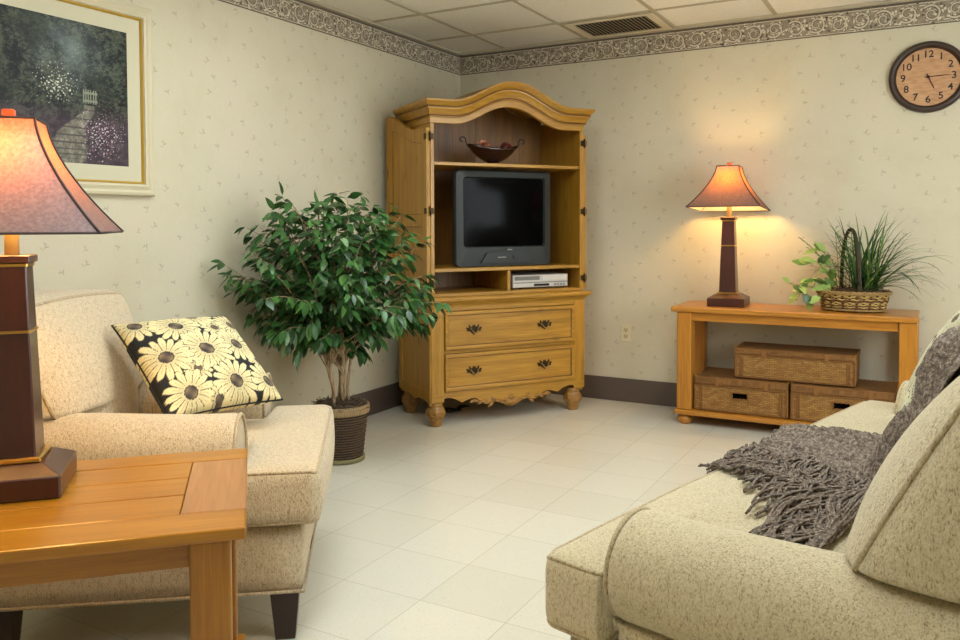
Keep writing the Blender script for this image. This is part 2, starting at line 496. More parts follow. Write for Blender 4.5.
# carved shell and leaf sprays on the apron
mb = MB()
def blob(cx, cz, L, w, a, d=.012):
    rows = []
    for i in range(7):
        t = i/6; ww = w*sin(PI*(.08+.9*t)); px, pz = cx+L*t*cos(a), cz+L*t*sin(a)
        rows.append([(px-sin(a)*ww*cos(PI*k/6), YF-.003-d*sin(PI*k/6)*sin(PI*(.1+.85*t)), pz+cos(a)*ww*cos(PI*k/6)) for k in range(7)])
    mb.grid(rows, 0, True)
for k in range(9):
    a = rad(-90+(k-4)*21); blob(xc+.004*(k-4), .124, .045 if k in (0, 8) else .05, .0085, a)
for k in range(-2, 3):
    a = rad(90+k*32); blob(xc, .13, .026, .007, a)
for s in (-1, 1):
    for j, (dx, dz, L, a) in enumerate(((.06, .126, .05, -10), (.10, .128, .045, 25), (.12, .118, .05, -35), (.16, .124, .045, 10), (.19, .135, .045, -30), (.22, .13, .05, 15), (.245, .142, .04, -20))):
        blob(xc+s*dx, dz, L, .010, rad(a) if s > 0 else rad(180-a))
mb.build('carving', ARM_CARVE, ap)
# side aprons
for sx in (-1, 1):
    mb = MB(); xo = BX0 if sx < 0 else BX1-.02
    pts = [(YF+.02+.485*i/40, .128+.022*abs(sin(PI*2*i/40))*(1 if i % 40 else 1)) for i in range(41)]
    out = pts+[(YF+.505-.0, .16), (YF+.02, .16)]
    out = [(min(a, .47), b) for a, b in out]
    mb.prism(out, lambda a, b, d: (d, a, b), xo, xo+.02)
    mb.build('side_apron', ARM_X, AR)
# bun feet
def foot_profile(s=1.):
    return [(.028*s, 0), (.034*s, .003), (.036*s, .02), (.04*s, .04), (.05*s, .055), (.056*s, .075), (.054*s, .095), (.047*s, .112), (.04*s, .120), (.044*s, .126), (.042*s, .144)]
for fx in (-.002, .95):
    for fy in (.002, .40):
        mb = MB()
        rows = []
        for r, z in foot_profile():
            lob = 1 if .045 < z < .105 else 0
            rows.append([(fx+(r*(1+.075*lob*cos(9*a+z*60)))*cos(a), fy+(r*(1+.075*lob*cos(9*a+z*60)))*sin(a), z) for a in [2*PI*k/40 for k in range(40)]])
        vs = mb.grid(rows, 0, True, closed_v=True); mb.cap(vs[0], 0, True); mb.cap(vs[-1])
        mb.tube([(fx+.055*cos(a), fy+.055*sin(a), .066+.004*cos(8*a)) for a in [2*PI*k/48 for k in range(48)]], .0035, 6, closed=True)
        mb.build('foot', ARM_CARVE, AR)
# waist moulding
mb = MB()
prof = [(0, .700), (.004, .712), (.012, .718), (.02, .728), (.034, .736), (.04, .745), (.04, .756), (.036, .762), (0, .764)]
rows = []
for o, z in prof:
    rows.append([(BX0-o*.75, .46, z), (BX0-o*.75, YF-o, z), (BX1+o*.75, YF-o, z), (BX1+o*.75, .46, z)])
vs = mb.grid(rows, 0, False)
mb.box(BX0, BX1, YF, .47, .752, .764)
mb.build('waist_moulding', ARM_X, AR)
# drawers with brass pulls
def pull(parent, cx, cz, y):
    mb = MB()
    # pierced bat-wing plate
    pts = []
    half = [(0, .020), (.005, .030), (.010, .020), (.016, .013), (.022, .020), (.030, .030), (.035, .024), (.030, .014), (.036, .009), (.047, .016), (.052, .008), (.044, .001), (.047, -.008), (.036, -.010), (.026, -.006), (.020, -.016), (.010, -.018), (0, -.030)]
    out = [(cx+a, cz+b) for a, b in half]+[(cx-a, cz+b) for a, b in reversed(half[1:-1])]
    mb.prism(out, lambda a, b, d: (a, d, b), y-.0035, y)
    for s in (-1, 1): mb.lathe([(.001, 0), (.006, .002), (.006, .012), (.003, .014)], n=10) if False else None
    for s in (-1, 1):
        mb.box(cx+s*.024-.005, cx+s*.024+.005, y-.014, y-.003, cz+.001, cz+.011, .003)
    path = [(cx-.024+.048*i/12, y-.012-.010*sin(PI*i/12), cz+.006-.024*sin(PI*i/12)) for i in range(13)]
    mb.tube(path, [.0025+.0018*sin(PI*i/12) for i in range(13)], 8)
    hd = mb.build('handle', [BRASSD, BRASSL], parent)
    for f in hd.data.polygons:
        if f.center.y < y-.0042: f.material_index = 1
    return hd
for z0, z1 in ((.45, .676), (.208, .426)):
    mb = MB()
    # frame around a fielded panel
    x0, x1 = .038, .930; y = YF-.004
    mb.box(x0, x1, y, y+.018, z0, z1, .003)
    fw_ = .022
    for b in ((x0, x1, z0, z0+fw_), (x0, x1, z1-fw_, z1), (x0, x0+fw_, z0+fw_, z1-fw_), (x1-fw_, x1, z0+fw_, z1-fw_)):
        mb.box(b[0], b[1], y-.010, y+.002, b[2], b[3], .005, seg=3)
    dr = mb.build('drawer', ARM_X, AR)
    mb = MB()
    g = .004; q = fw_
    for b in ((x0+q, x1-q, z0+q, z0+q+g), (x0+q, x1-q, z1-q-g, z1-q), (x0+q, x0+q+g, z0+q, z1-q), (x1-q-g, x1-q, z0+q, z1-q)):
        mb.box(b[0], b[1], y-.0012, y-.0002, b[2], b[3])
    mb.build('panel_groove', ARM_DARK, dr)
    zc = (z0+z1)/2
    pull(dr, .226, zc, y-.0002); pull(dr, .712, zc, y-.0002)
# upper case
for a_, b_ in ((X0, X0+.024), (X1-.024, X1)):
    mb = MB(); mb.box(a_, b_, YF, YB, .764, 1.86, .003); mb.build('side_panel', ARM_Z, AR)
zt_ = lambda x: 1.904+.132*arch(x)
mb = MB()
for k in range(6):
    a = X0+.024+(X1-X0-.048)*k/6+.0008; b = X0+.024+(X1-X0-.048)*(k+1)/6-.0008
    mb.prism([(a, .764), (b, .764)]+[(lerp(b, a, q/8), zt_(lerp(b, a, q/8))+.003) for q in range(9)], lambda p_, q_, d: (p_, d, q_), YB-.012, YB)
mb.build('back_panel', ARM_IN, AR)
for nm, z0, z1, yf in (('shelf', 1.532, 1.552, YF+.012), ('shelf', .908, .929, YF+.006), ('shelf', .764, .783, YF+.002)):
    mb = MB(); mb.box(X0+.0245, X1-.0245, yf, YB-.013, z0, z1, .003); mb.build(nm, ARM_X, AR)
mb = MB(); mb.box(.462, .484, YF+.012, YB-.013, .7835, .9075, .003); mb.build('divider', ARM_Z, AR)
# cornice
zl = lambda x: 1.772+.118*arch(x)
zt = lambda x: 1.904+.132*arch(x)
prof = [(-.022, 0), (.0, 0), (.004, .02), (.005, .26), (.012, .30), (.013, .36), (.018, .38), (.022, .46), (.030, .56), (.038, .62), (.040, .68), (.036, .71), (.042, .74), (.052, .80), (.060, .88), (.064, .93), (.064, 1.0), (.05, 1.012)]
xs = [X0+(X1-X0)*i/80 for i in range(81)]
rows = []
for o, f in prof:
    r = []
    zz = lambda x: lerp(zl(x), zt(x), f)
    ox = o*.75
    if o < 0:
        r = [(X0+.002, YB, zz(X0)), (X0+.002, YF-o, zz(X0))]+[(clamp(x, X0+.002, X1-.002), YF-o, zz(x)) for x in xs]+[(X1-.002, YF-o, zz(X1)), (X1-.002, YB, zz(X1))]
    else:
        r = [(X0-ox, YB, zz(X0)), (X0-ox, YF-o, zz(X0))]+[(lerp(X0-ox, X1+ox, (x-X0)/(X1-X0)), YF-o, zz(x)) for x in xs]+[(X1+ox, YF-o, zz(X1)), (X1+ox, YB, zz(X1))]
    rows.append(r)
# top cover
top = [(lerp(X0-.0375, X1+.0375, (x-X0)/(X1-X0)), YB, zt(x)+.001) for x in xs]
mb = MB()
vs = mb.grid(rows, 0, False)
for i in range(len(prof)-1): pass
mb.grid([[(a[0], a[1], a[2]) for a in rows[-1][2:-2]], top], 0, True)
# inner face of the arched board
mb.grid([[(clamp(x, X0+.002, X1-.002), YF+.022, zl(x)) for x in xs], [(clamp(x, X0+.002, X1-.002), YF+.022, zt(x)-.005) for x in xs]], 0, False)
for f in mb.bm.faces: f.smooth = True
cor = mb.build('cornice', ARM_X, AR, fix=True)
mod = cor.modifiers.new('edges', 'EDGE_SPLIT'); mod.split_angle = rad(28)
# dark glaze lines in the cornice steps
mb = MB()
for o, f in ((.0135, .335), (.040, .695)):
    path = [(X0-o*.75-.001, YB-.01, lerp(zl(X0), zt(X0), f)), (X0-o*.75-.001, YF-o-.001, lerp(zl(X0), zt(X0), f))]
    path += [(lerp(X0-o*.75, X1+o*.75, i/60), YF-o-.0012, lerp(zl(lerp(X0, X1, i/60)), zt(lerp(X0, X1, i/60)), f)) for i in range(1, 60)]
    path += [(X1+o*.75+.001, YF-o-.001, lerp(zl(X1), zt(X1), f)), (X1+o*.75+.001, YB-.01, lerp(zl(X1), zt(X1), f))]
    mb.tube(path, .0032, 5)
mb.build('cornice_groove', ARM_DARK, cor)
# doors folded back along the sides
def door(hx, hy, ang, sgn):
    """door plane: t along from hinge, z up, d thickness (outwards)"""
    W = .495; th = .024
    ca, sa = cos(ang), sin(ang)
    def P(t, z, d): return (hx+sgn*(-ca*t*1.0)-sgn*sa*d, hy+sa*t-ca*d*1.0*0+(-ca)*d*.0, z)
    dirv = Vector((-sgn*ca, sa, 0)); nrm = Vector((-sgn*sa, -ca, 0))
    o = Vector((hx, hy, 0))
    def P(t, z, d): return o+dirv*t+nrm*d+Vector((0, 0, z))
    ztop = lambda t: zl(X0+.0+t)-.028
    zb = .772
    D = None
    mb = MB()
    # solid core (panel level)
    ts = [.004+(W-.004)*i/24 for i in range(25)]
    out = [(t, zb) for t in (ts[0], ts[-1])]+[(t, ztop(t)) for t in reversed(ts)]
    mb.prism(out, lambda a, b, d: P(a, b, d), .004, th-.006)
    D = mb.build('door', ARM_Z, AR)
    # raised frame on both faces
    mb = MB()
    sw = .062
    for d0, d1 in ((th-.006, th), (0, .004)):
        for a, b in ((.004, sw), (W-sw, W)):
            tt = [lerp(a, b, i/8) for i in range(9)]
            mb.prism([(a, zb), (b, zb)]+[(t, ztop(t)) for t in reversed(tt)], P, d0, d1)
        for z0, z1 in ((zb, zb+.075), (1.175, 1.245)):
            mb.prism([(sw, z0), (W-sw, z0), (W-sw, z1), (sw, z1)], P, d0, d1)
        tt = [lerp(sw, W-sw, i/20) for i in range(21)]
        mb.prism([(t, ztop(t)-.085+.02*sin(PI*i/20)) for i, t in enumerate(tt)]+[(t, ztop(t)) for t in reversed(tt)], P, d0, d1)
    mb.build('door_frame', ARM_Z, D)
    mb = MB()
    for z0, z1 in ((zb+.075, 1.175), (1.245, ztop(sw)-.085)):
        for a, b in ((sw, sw+.004), (W-sw-.004, W-sw)):
            mb.prism([(a, z0), (b, z0), (b, z1), (a, z1)], P, th-.006, th-.0045)
        for q in ((z0, z1-.004) if z1 < 1.2 else (z0,)):
            mb.prism([(sw, q), (W-sw, q), (W-sw, q+.004), (sw, q+.004)], P, th-.006, th-.0045)
    mb.prism([(t, ztop(t)-.089+.02*sin(PI*i/20)) for i, t in enumerate(tt)]+[(t, ztop(t)-.085+.02*sin(PI*i/20)) for i, t in reversed(list(enumerate(tt)))], P, th-.006, th-.0045)
    mb.build('panel_groove', ARM_DARK, D)
    mb = MB()
    mb.prism([(W+.001, zb), (W+.012, zb), (W+.012, ztop(W)-.01), (W+.001, ztop(W)-.01)], P, .002, th+.004)
    mb.build('edge_strip', ARM_Z, D)
    for z in (.845, 1.265, 1.695):
        mb = MB()
        c = P(-.001, z, .012)
        mb.tube([(hx-sgn*.004, hy-.009, z-.022), (hx-sgn*.004, hy-.009, z+.022)], .006, 8)
        mb.box(min(hx, hx+sgn*.02), max(hx, hx+sgn*.02), hy-.0045, hy-.0005, z-.017, z+.017, .001)
        mb.prism([(.0, z-.017), (.03, z-.017), (.03, z+.017), (.0, z+.017)], P, th, th+.002)
        mb.lathe([(.001, -.03), (.004, -.027), (.006, -.022), (.0062, -.02)], (hx-sgn*.004, hy-.009, z), 8)
        mb.lathe([(.0062, .02), (.006, .022), (.004, .027), (.001, .03)], (hx-sgn*.004, hy-.009, z), 8)
        mb.build('hinge', BRASSD, D)
    return D
door(X0-.001, YF, rad(83), 1)
door(X1+.001, YF, rad(88.5), -1)

# ------------------------------------------------------------------ things in the armoire
def in_armoire(x, y, z):
    M = Matrix.Translation((.505, -1.153, 0)) @ Matrix.Rotation(AZ, 4, 'Z')
    return M @ Vector((x, y, z))
TVP = Mat('television_plastic', .45); TVP.base(TVP.ramp(TVP.noise(TVP.coord(), 300, 1), [(.3, (30, 34, 33)), (.7, (38, 43, 41))])); TVP = TVP.m
TVD = plain('television_dark_plastic', (22, 23, 23), .5)
SCR = Mat('television_glass', .16, (3, 3, 4)); SCR.b.inputs['Specular IOR Level'].default_value = .06; SCR = SCR.m
tv = tag(empty('television', in_armoire(.482, .02, .9292), AZ), 'bulky dark grey tube television switched off on the armoire shelf', 'television')
TW, TH = .336, .590
mb = MB()
# bezel: outer frame ring around the screen, front face y=0
def rr(w0, w1, z0, z1, r, n=6):
    pts = []
    for cx, cz, a0 in ((w1-r, z1-r, 0), (w0+r, z1-r, 90), (w0+r, z0+r, 180), (w1-r, z0+r, 270)):
        for k in range(n+1):
            a = rad(a0+90*k/n); pts.append((cx+r*cos(a), cz+r*sin(a)))
    return pts
def bulge_y(x): return .035*(abs(x)/TW)**2.2
rings = []
for (w, z0, z1, r, y) in ((TW-.006, .006, TH-.004, .03, .045), (TW, .002, TH, .03, .035), (TW-.001, .002, TH-.002, .028, .012), (TW-.01, .004, TH-.012, .026, 0),
                          (TW-.052, .118, TH-.046, .018, -.004), (TW-.060, .124, TH-.052, .016, .012)):
    rings.append([(a, y+bulge_y(a)*.6, b) for a, b in rr(-w, w, z0, z1, r)])
mb.grid(rings, 0, False, closed_v=True)
mb.build('bezel', TVP, tv)
mb = MB()
rows = []
for j in range(17):
    v = j/16; z = lerp(.122, TH-.050, v); r = []
    for i in range(25):
        u = i/24*2-1; x = u*(TW-.056)
        r.append((x, .022-.016*(1-u*u)*(1-(2*v-1)**2)+bulge_y(x)*.4, z))
    rows.append(r)
mb.grid(rows, 0, True); mb.build('screen', SCR, tv)
mb = MB()
rows = []
for y, w, z0, z1 in ((.046, TW-.008, .004, TH-.006), (.10, TW-.045, .006, TH-.02), (.20, TW-.10, .010, TH-.05), (.30, TW-.15, .03, TH-.10), (.36, TW-.19, .06, TH-.16), (.375, TW-.20, .07, TH-.17)):
    rows.append([(a, y, b) for a, b in rr(-w, w, z0, z1, .03)])
vs = mb.grid(rows, 0, True, closed_v=True); mb.cap(vs[-1])
mb.build('rear_housing', TVD, tv)
mb = MB()
pts = [(-.16+.32*i/16, .036+.0) for i in range(17)]
mb.prism([(-.17, .022), (.17, .022), (.13, .082), (-.13, .082)], lambda a, b, d: (a, d+.004*(abs(a)/.17)**2, b), -.0055, .004)
panel = mb.build('control_panel', TVP, tv)
for k in range(4):
    mb = MB(); mb.box(-.062+k*.015, -.052+k*.015, -.0125, -.0092, .052, .06, .001); mb.build('button', plain('button_silver', (176, 172, 160), .4) if k == 0 else bpy.data.materials['button_silver'], tv)
mb = MB(); rows = [[(.055+r*cos(a), y, .056+r*sin(a)) for a in [2*PI*k/14 for k in range(14)]] for r, y in ((.012, -.0092), (.012, -.0125), (.007, -.0135))]
vs = mb.grid(rows, 0, False, closed_v=True); mb.cap(vs[-1]); mb.build('button', TVD, tv)
mb = MB(); mb.box(.008, .042, -.0035, -.001, .098, .106, .001); mb.build('brand_plate', plain('plate_grey', (130, 130, 124), .4), tv)

PLAY = plain('player_silver', (202, 198, 190), .42, Metallic=.15)
PLAYD = plain('player_grey', (120, 117, 112), .4)
dv = tag(empty('disc_player', in_armoire(.728, .02, .7835), AZ), 'flat silver disc and tape player under the television', 'disc player')
mb = MB(); mb.box(-.200, .200, 0, .26, .008, .088, .006); mb.build('housing', PLAY, dv)
mb = MB(); mb.box(-.194, .194, -.003, 0, .036, .042); mb.box(-.188, -.01, -.004, 0, .054, .078, .002); mb.build('disc_tray', PLAYD, dv)
mb = MB(); mb.box(.01, .188, -.003, 0, .050, .082, .002); mb.build('tape_flap', plain('player_flap', (214, 211, 203), .35), dv)
mb = MB(); mb.box(-.05, .06, -.0025, 0, .016, .030, .001); mb.build('display', plain('display_black', (18, 18, 20), .15), dv)
for k in range(4):
    mb = MB(); mb.box(.095+k*.022, .110+k*.022, -.0045, 0, .018, .029, .001); mb.build('button', PLAYD, dv)
for sx in (-.13, .13):
    for sy in (.03, .23):
        mb = MB(); mb.lathe([(.012, 0), (.012, .009)], (sx, sy, 0), 10); mb.build('foot', TVD, dv)

# boat-shaped bowl with curled handles
BOWL = plain('bowl_lacquer', (40, 18, 16), .16, Coat_Weight=.6)
bw = tag(empty('bowl', in_armoire(.443, .12, 1.5525), AZ), 'dark boat shaped bowl with curled handles on top armoire shelf', 'bowl')
mb = MB()
A, B = .175, .095
def bowl_pt(t, a, inner):
    # t 0 centre bottom .. 1 rim
    off = -.007 if inner else 0
    x = (A+off)*t*cos(a); y = (B+off)*t*sin(a)
    zr = .085*t**1.9+.028*(t*abs(cos(a)))**2.4+.012
    return (x, y, zr+(.007*(1-t*.6) if inner else 0))
rows = [[bowl_pt(t, 2*PI*k/40, False) for k in range(40)] for t in (.12, .3, .5, .68, .84, .95, 1.)]
rows += [[bowl_pt(t, 2*PI*k/40, True) for k in range(40)] for t in (1., .9, .75, .55, .3, .12)]
vs = mb.grid(rows, 0, True, closed_v=True); mb.cap(vs[0]); mb.cap(vs[-1])
mb.build('body', BOWL, bw)
mb = MB(); mb.lathe([(.045, 0), (.048, .004), (.04, .012), (.034, .02)], (0, 0, 0), 24); mb.build('foot_ring', BOWL, bw)
for s in (-1, 1):
    mb = MB()
    pts = [(s*(.160), 0, .105), (s*.178, 0, .122), (s*.184, 0, .140)]
    for k in range(14):
        a = rad(180-k*22); pts.append((s*(.208+.024*(1-k*.045)*cos(a)), 0, .150+.022*(1-k*.045)*sin(a)))
    mb.tube(pts, .0042, 8); mb.build('handle', plain('iron_handle', (50, 38, 32), .4, Metallic=.6), bw)
def dried(loc, c1, c2, r, label):
    mb = MB(); rnd = random.Random(int(r*9999)+int(loc[0]*1000))
    for k in range(34):
        th = rnd.uniform(0, 2*PI); ph = math.acos(rnd.uniform(-.2, 1))
        n = Vector((sin(ph)*cos(th), sin(ph)*sin(th), cos(ph)*.75)); c = n*r*.35
        t = n.orthogonal().normalized(); b = n.cross(t)
        rows = []
        for i in range(4):
            f = i/3; w = r*.36*sin(PI*(.2+.7*f)); p = c+n*r*.7*f
            rows.append([p-t*w+b*0+n*(-.1*r), p, p+t*w+n*(-.1*r)])
        mb.grid(rows, k % 2, True)
    o = mb.build('dried_flower', [c1, c2])
    o.location = loc
    return tag(o, label, 'dried flower', 'dried flowers in the bowl')
PK1, PK2 = plain('dried_pink', (206, 140, 112), .8), plain('dried_rust', (168, 92, 70), .8)
RD1, RD2 = plain('dried_red', (122, 44, 40), .8), plain('dried_wine', (88, 30, 32), .8)
mb = MB(); rnd = random.Random(8)
rows = [[(r*.102*cos(a), r*.050*sin(a), .076+.020*(1-r*r)+rnd.uniform(-.004, .004)) for a in [2*PI*k/30 for k in range(30)]] for r in (1., .8, .6, .4, .2, .06)]
vs = mb.grid(rows, 0, True, closed_v=True); mb.cap(vs[-1]); 
for k in range(110):
    a = rnd.uniform(0, 2*PI); r = math.sqrt(rnd.random())*.9; p = Vector((r*.095*cos(a), r*.046*sin(a), .080+.02*(1-r*r)))
    if abs(p.x) > .045: continue
    d = Vector((rnd.uniform(-1, 1), rnd.uniform(-1, 1), rnd.uniform(0, .6))).normalized(); q = d.orthogonal()
    mb.grid([[p-q*.006, p+q*.006], [p+d*.018-q*.008, p+d*.018+q*.008], [p+d*.03-q*.001, p+d*.03+q*.001]], k % 2, True)
pot_ = mb.build('potpourri', [plain('potpourri_brown', (92, 58, 44), .9), plain('potpourri_red', (110, 52, 44), .9)])
pot_.location = in_armoire(.443, .12, 1.5525); pot_.rotation_euler = (0, 0, AZ); pot_['kind'] = 'stuff'
tag(pot_, 'dried brown and red petals filling the dark bowl', 'potpourri')
dried(in_armoire(.368, .105, 1.552+.120), PK1, PK2, .044, 'pale pink dried flower at the left end of the bowl')
dried(in_armoire(.528, .105, 1.552+.117), RD1, RD2, .038, 'dark red dried flower at the right end of the bowl')

# cables
CAB = plain('black_cable', (16, 15, 15), .5)
mb = MB(); pts = []
for k in range(28):
    a = k/27; pts.append((in_armoire(.06+.30*a, .28+.05*sin(a*9), .012+.010*abs(sin(a*14)))))
mb.tube(pts, .008, 8)
pts = [in_armoire(.10+.22*k/20, .31+.04*cos(k*.6), .012) for k in range(21)]
mb.tube(pts, .007, 8)
tag(mb.build('power_cable', CAB), 'black cable bundle lying on floor under the armoire', 'cable')
mb = MB()
mb.tube([in_armoire(.11-.045*sin(PI*k/14), .41-.006*k/14, .935+.50*k/14 if k < 9 else .935+.5*9/14+.05*sin(PI*(k-8)/12)) for k in range(15)], .004, 6)
tag(mb.build('antenna_cable', CAB), 'thin black cable looping up left of the television', 'cable')

# ------------------------------------------------------------------ console table
CT = tag(empty('console_table', (2.3455, -.24, 0)), 'low honey pine console table against the back wall', 'console table')
HX, YFc, YBc = .645, -.20, .20
mb = MB(); mb.box(-HX, HX, YFc-.012, YBc+.012, .668, .70, .008, seg=3); mb.build('tabletop', CON_X, CT)
mb = MB()
for y0, y1 in ((YFc+.018, YFc+.036), (YBc-.036, YBc-.018)): mb.box(-HX+.115, HX-.095, y0, y1, .618, .6678, .002)
for x0 in (-HX+.05, HX-.028-.04): mb.box(x0, x0+.02, YFc+.095, YBc-.095, .618, .6678, .002)
mb.build('apron', CON_X, CT)
for x0, x1 in ((-HX+.034, -HX+.119), (HX-.091, HX-.006)):
    for y0, y1 in ((YFc+.002, YFc+.087), (YBc-.087, YBc-.002)):
        mb = MB(); mb.box(x0, x1, y0, y1, .0925, .6676, .006, seg=3); mb.build('leg', CON_Z, CT)
mb = MB(); mb.box(-HX+.018, HX+.004, YFc-.008, YBc+.008, .062, .092, .009, seg=3); mb.build('shelf', CON_X, CT)
for fx in (-HX+.07, HX-.05):
    for fy in (YFc+.05, YBc-.05):
        mb = MB(); mb.lathe([(.020, 0), (.028, .003), (.036, .014), (.043, .030), (.042, .042), (.034, .052), (.030, .055), (.034, .0618)], (fx, fy, 0), 24); mb.build('foot', CON_X, CT)

W_D, W_M, W_L = (88, 54, 18), (156, 108, 46), (192, 144, 74)
WK_XZ = wicker('wicker_side', W_D, W_M, W_L, 'xz', .026, .010)
WK_XY = wicker('wicker_lid', (76, 46, 16), (128, 84, 34), (156, 108, 52), 'xy', .03, .011)
WKR = plain('wicker_rim', (134, 88, 36), .55)
def wicker_box(x0, x1, y0, y1, z0, z1, lidh, hole, label):
    cx, cy = (x0+x1)/2, (y0+y1)/2
    t = tag(empty('wicker_box', (cx, cy, z0)), label, 'wicker box', 'lidded wicker boxes on the console')
    hx, hy, h = (x1-x0)/2, (y1-y0)/2, z1-z0
    zb = h-lidh
    mb = MB(); wl = .012
    if hole:   # front wall with an open hand hole
        hw, hz0, hz1 = .044, zb-.074, zb-.036
        mb.box(-hx, -hw, -hy, -hy+wl, 0, zb, .003); mb.box(hw, hx, -hy, -hy+wl, 0, zb, .003)
        mb.box(-hw, hw, -hy, -hy+wl, 0, hz0); mb.box(-hw, hw, -hy, -hy+wl, hz1, zb)
    else: mb.box(-hx, hx, -hy, -hy+wl, 0, zb, .004)
    mb.box(-hx, hx, hy-wl, hy, 0, zb, .004); mb.box(-hx, -hx+wl, -hy+wl, hy-wl, 0, zb, .004); mb.box(hx-wl, hx, -hy+wl, hy-wl, 0, zb, .004)
    mb.box(-hx+wl, hx-wl, -hy+wl, hy-wl, .002, .01)
    b = mb.build('body', WK_XZ, t)
    mb = MB()
    def braid(pts, r):
        for ph in (0, PI):
            out = []
            P = [Vector(p) for p in pts]
            for a, c in zip(P[:-1], P[1:]):
                n = max(2, int((c-a).length/.006)); d = (c-a).normalized(); s1 = Vector((0, 0, 1)) if abs(d.z) < .5 else Vector((1, 0, 0)); s2 = d.cross(s1)
                for i in range(n):
                    q = a.lerp(c, i/n); w = i*.9+ph
                    out.append(q+s1*r*.7*cos(w)+s2*r*.7*sin(w))
            mb.tube(out, r*.75, 5)
    e = .003
    braid([(-hx, -hy-e, .006), (hx, -hy-e, .006)], .005); braid([(-hx, -hy-e, zb-.006), (hx, -hy-e, zb-.006)], .004)
    for s in (-1, 1): braid([(s*(hx-.003), -hy-e, .004), (s*(hx-.003), -hy-e, zb-.004)], .006)
    for s in (-1, 1):
        for k in range(2): braid([(s*(hx-.03-.012*k), -hy-.001, .012), (s*(hx-.03-.012*k), -hy-.001, zb-.012)], .004)
    if hole: braid([(-hw, -hy-e, hz0), (hw, -hy-e, hz0), (hw, -hy-e, hz1), (-hw, -hy-e, hz1), (-hw, -hy-e, hz0)], .004)
    mb.build('braided_edge', WKR, b)
    if hole:
        mb = MB(); mb.box(-hw-.01, hw+.01, -hy+.05, -hy+.052, hz0-.01, hz1+.01); mb.build('lining', DARK, b)  # dark sheet standing in for the shade behind the hand hole
    mb = MB(); mb.box(-hx-.003, hx+.003, -hy-.006, hy+.003, zb+.001, h-.003, .006, seg=3); ld = mb.build('lid', WK_XY, t)
    mb = MB()
    braid([(-hx, -hy-.005, h-.004), (hx, -hy-.005, h-.004), (hx, hy, h-.004), (-hx, hy, h-.004), (-hx, -hy-.005, h-.004)], .0045)
    braid([(-hx, -hy-.006, zb+.006), (hx, -hy-.006, zb+.006)], .004)
    for xx in (-hx*.5, hx*.55):
        mb.box(xx-.012, xx+.012, -hy-.012, -hy-.004, zb-.012, h-.002, .003)
    mb.build('braided_edge', WKR, ld)
    return t
wicker_box(1.832, 2.350, -.40, -.075, .0945, .292, .042, True, 'left wicker box with hand hole on the console shelf')
wicker_box(2.368, 2.886, -.40, -.075, .0945, .292, .042, True, 'right wicker box with hand hole on the console shelf')
wicker_box(2.052, 2.690, -.350, -.085, .2955, .466, .032, False, 'larger closed wicker box stacked on the two boxes below')

# ------------------------------------------------------------------ lamps
SH = Mat('lamp_shade_mica', .55)
sh_nt = SH
geo = SH.n('NewGeometry')
sp_ = SH.noise(SH.coord(), 130, 3, .6)
outc = SH.ramp(sp_, [(.35, (96, 82, 74)), (.65, (126, 110, 102))])
trc = SH.ramp(sp_, [(.35, (230, 122, 30)), (.65, (252, 168, 62))])
d1 = SH.n('BsdfDiffuse', {'Color': outc}); t1 = SH.n('BsdfTranslucent', {'Color': trc})
g1 = SH.n('BsdfGlossy', {'Color': rgba((150, 160, 175)), 'Roughness': .38})
m1 = SH.n('MixShader', {0: .075, 1: d1.outputs[0], 2: t1.outputs[0]})
m1g = SH.n('MixShader', {0: .20, 1: m1.outputs[0], 2: g1.outputs[0]})
d2 = SH.n('BsdfDiffuse', {'Color': rgba((236, 226, 204))}); t2 = SH.n('BsdfTranslucent', {'Color': rgba((120, 60, 24))})
m2 = SH.n('MixShader', {0: .15, 1: d2.outputs[0], 2: t2.outputs[0]})
m3 = SH.n('MixShader', {0: geo.outputs['Backfacing'], 1: m1g.outputs[0], 2: m2.outputs[0]})
SH.L.new(m3.outputs[0], SH.out.inputs['Surface'])
SHADE = SH.m
TRIMD = plain('shade_trim', (52, 34, 28), .6)
BULB = Mat('bulb_glass', .5, (255, 240, 210)); BULB.b.inputs['Emission Color'].default_value = rgba((255, 205, 130)); BULB.b.inputs['Emission Strength'].default_value = 235.
CANDLE = plain('candle_sleeve', (226, 190, 120), .4)
FIN = Mat('finial_amber', .3, (170, 66, 34)); FIN = FIN.m
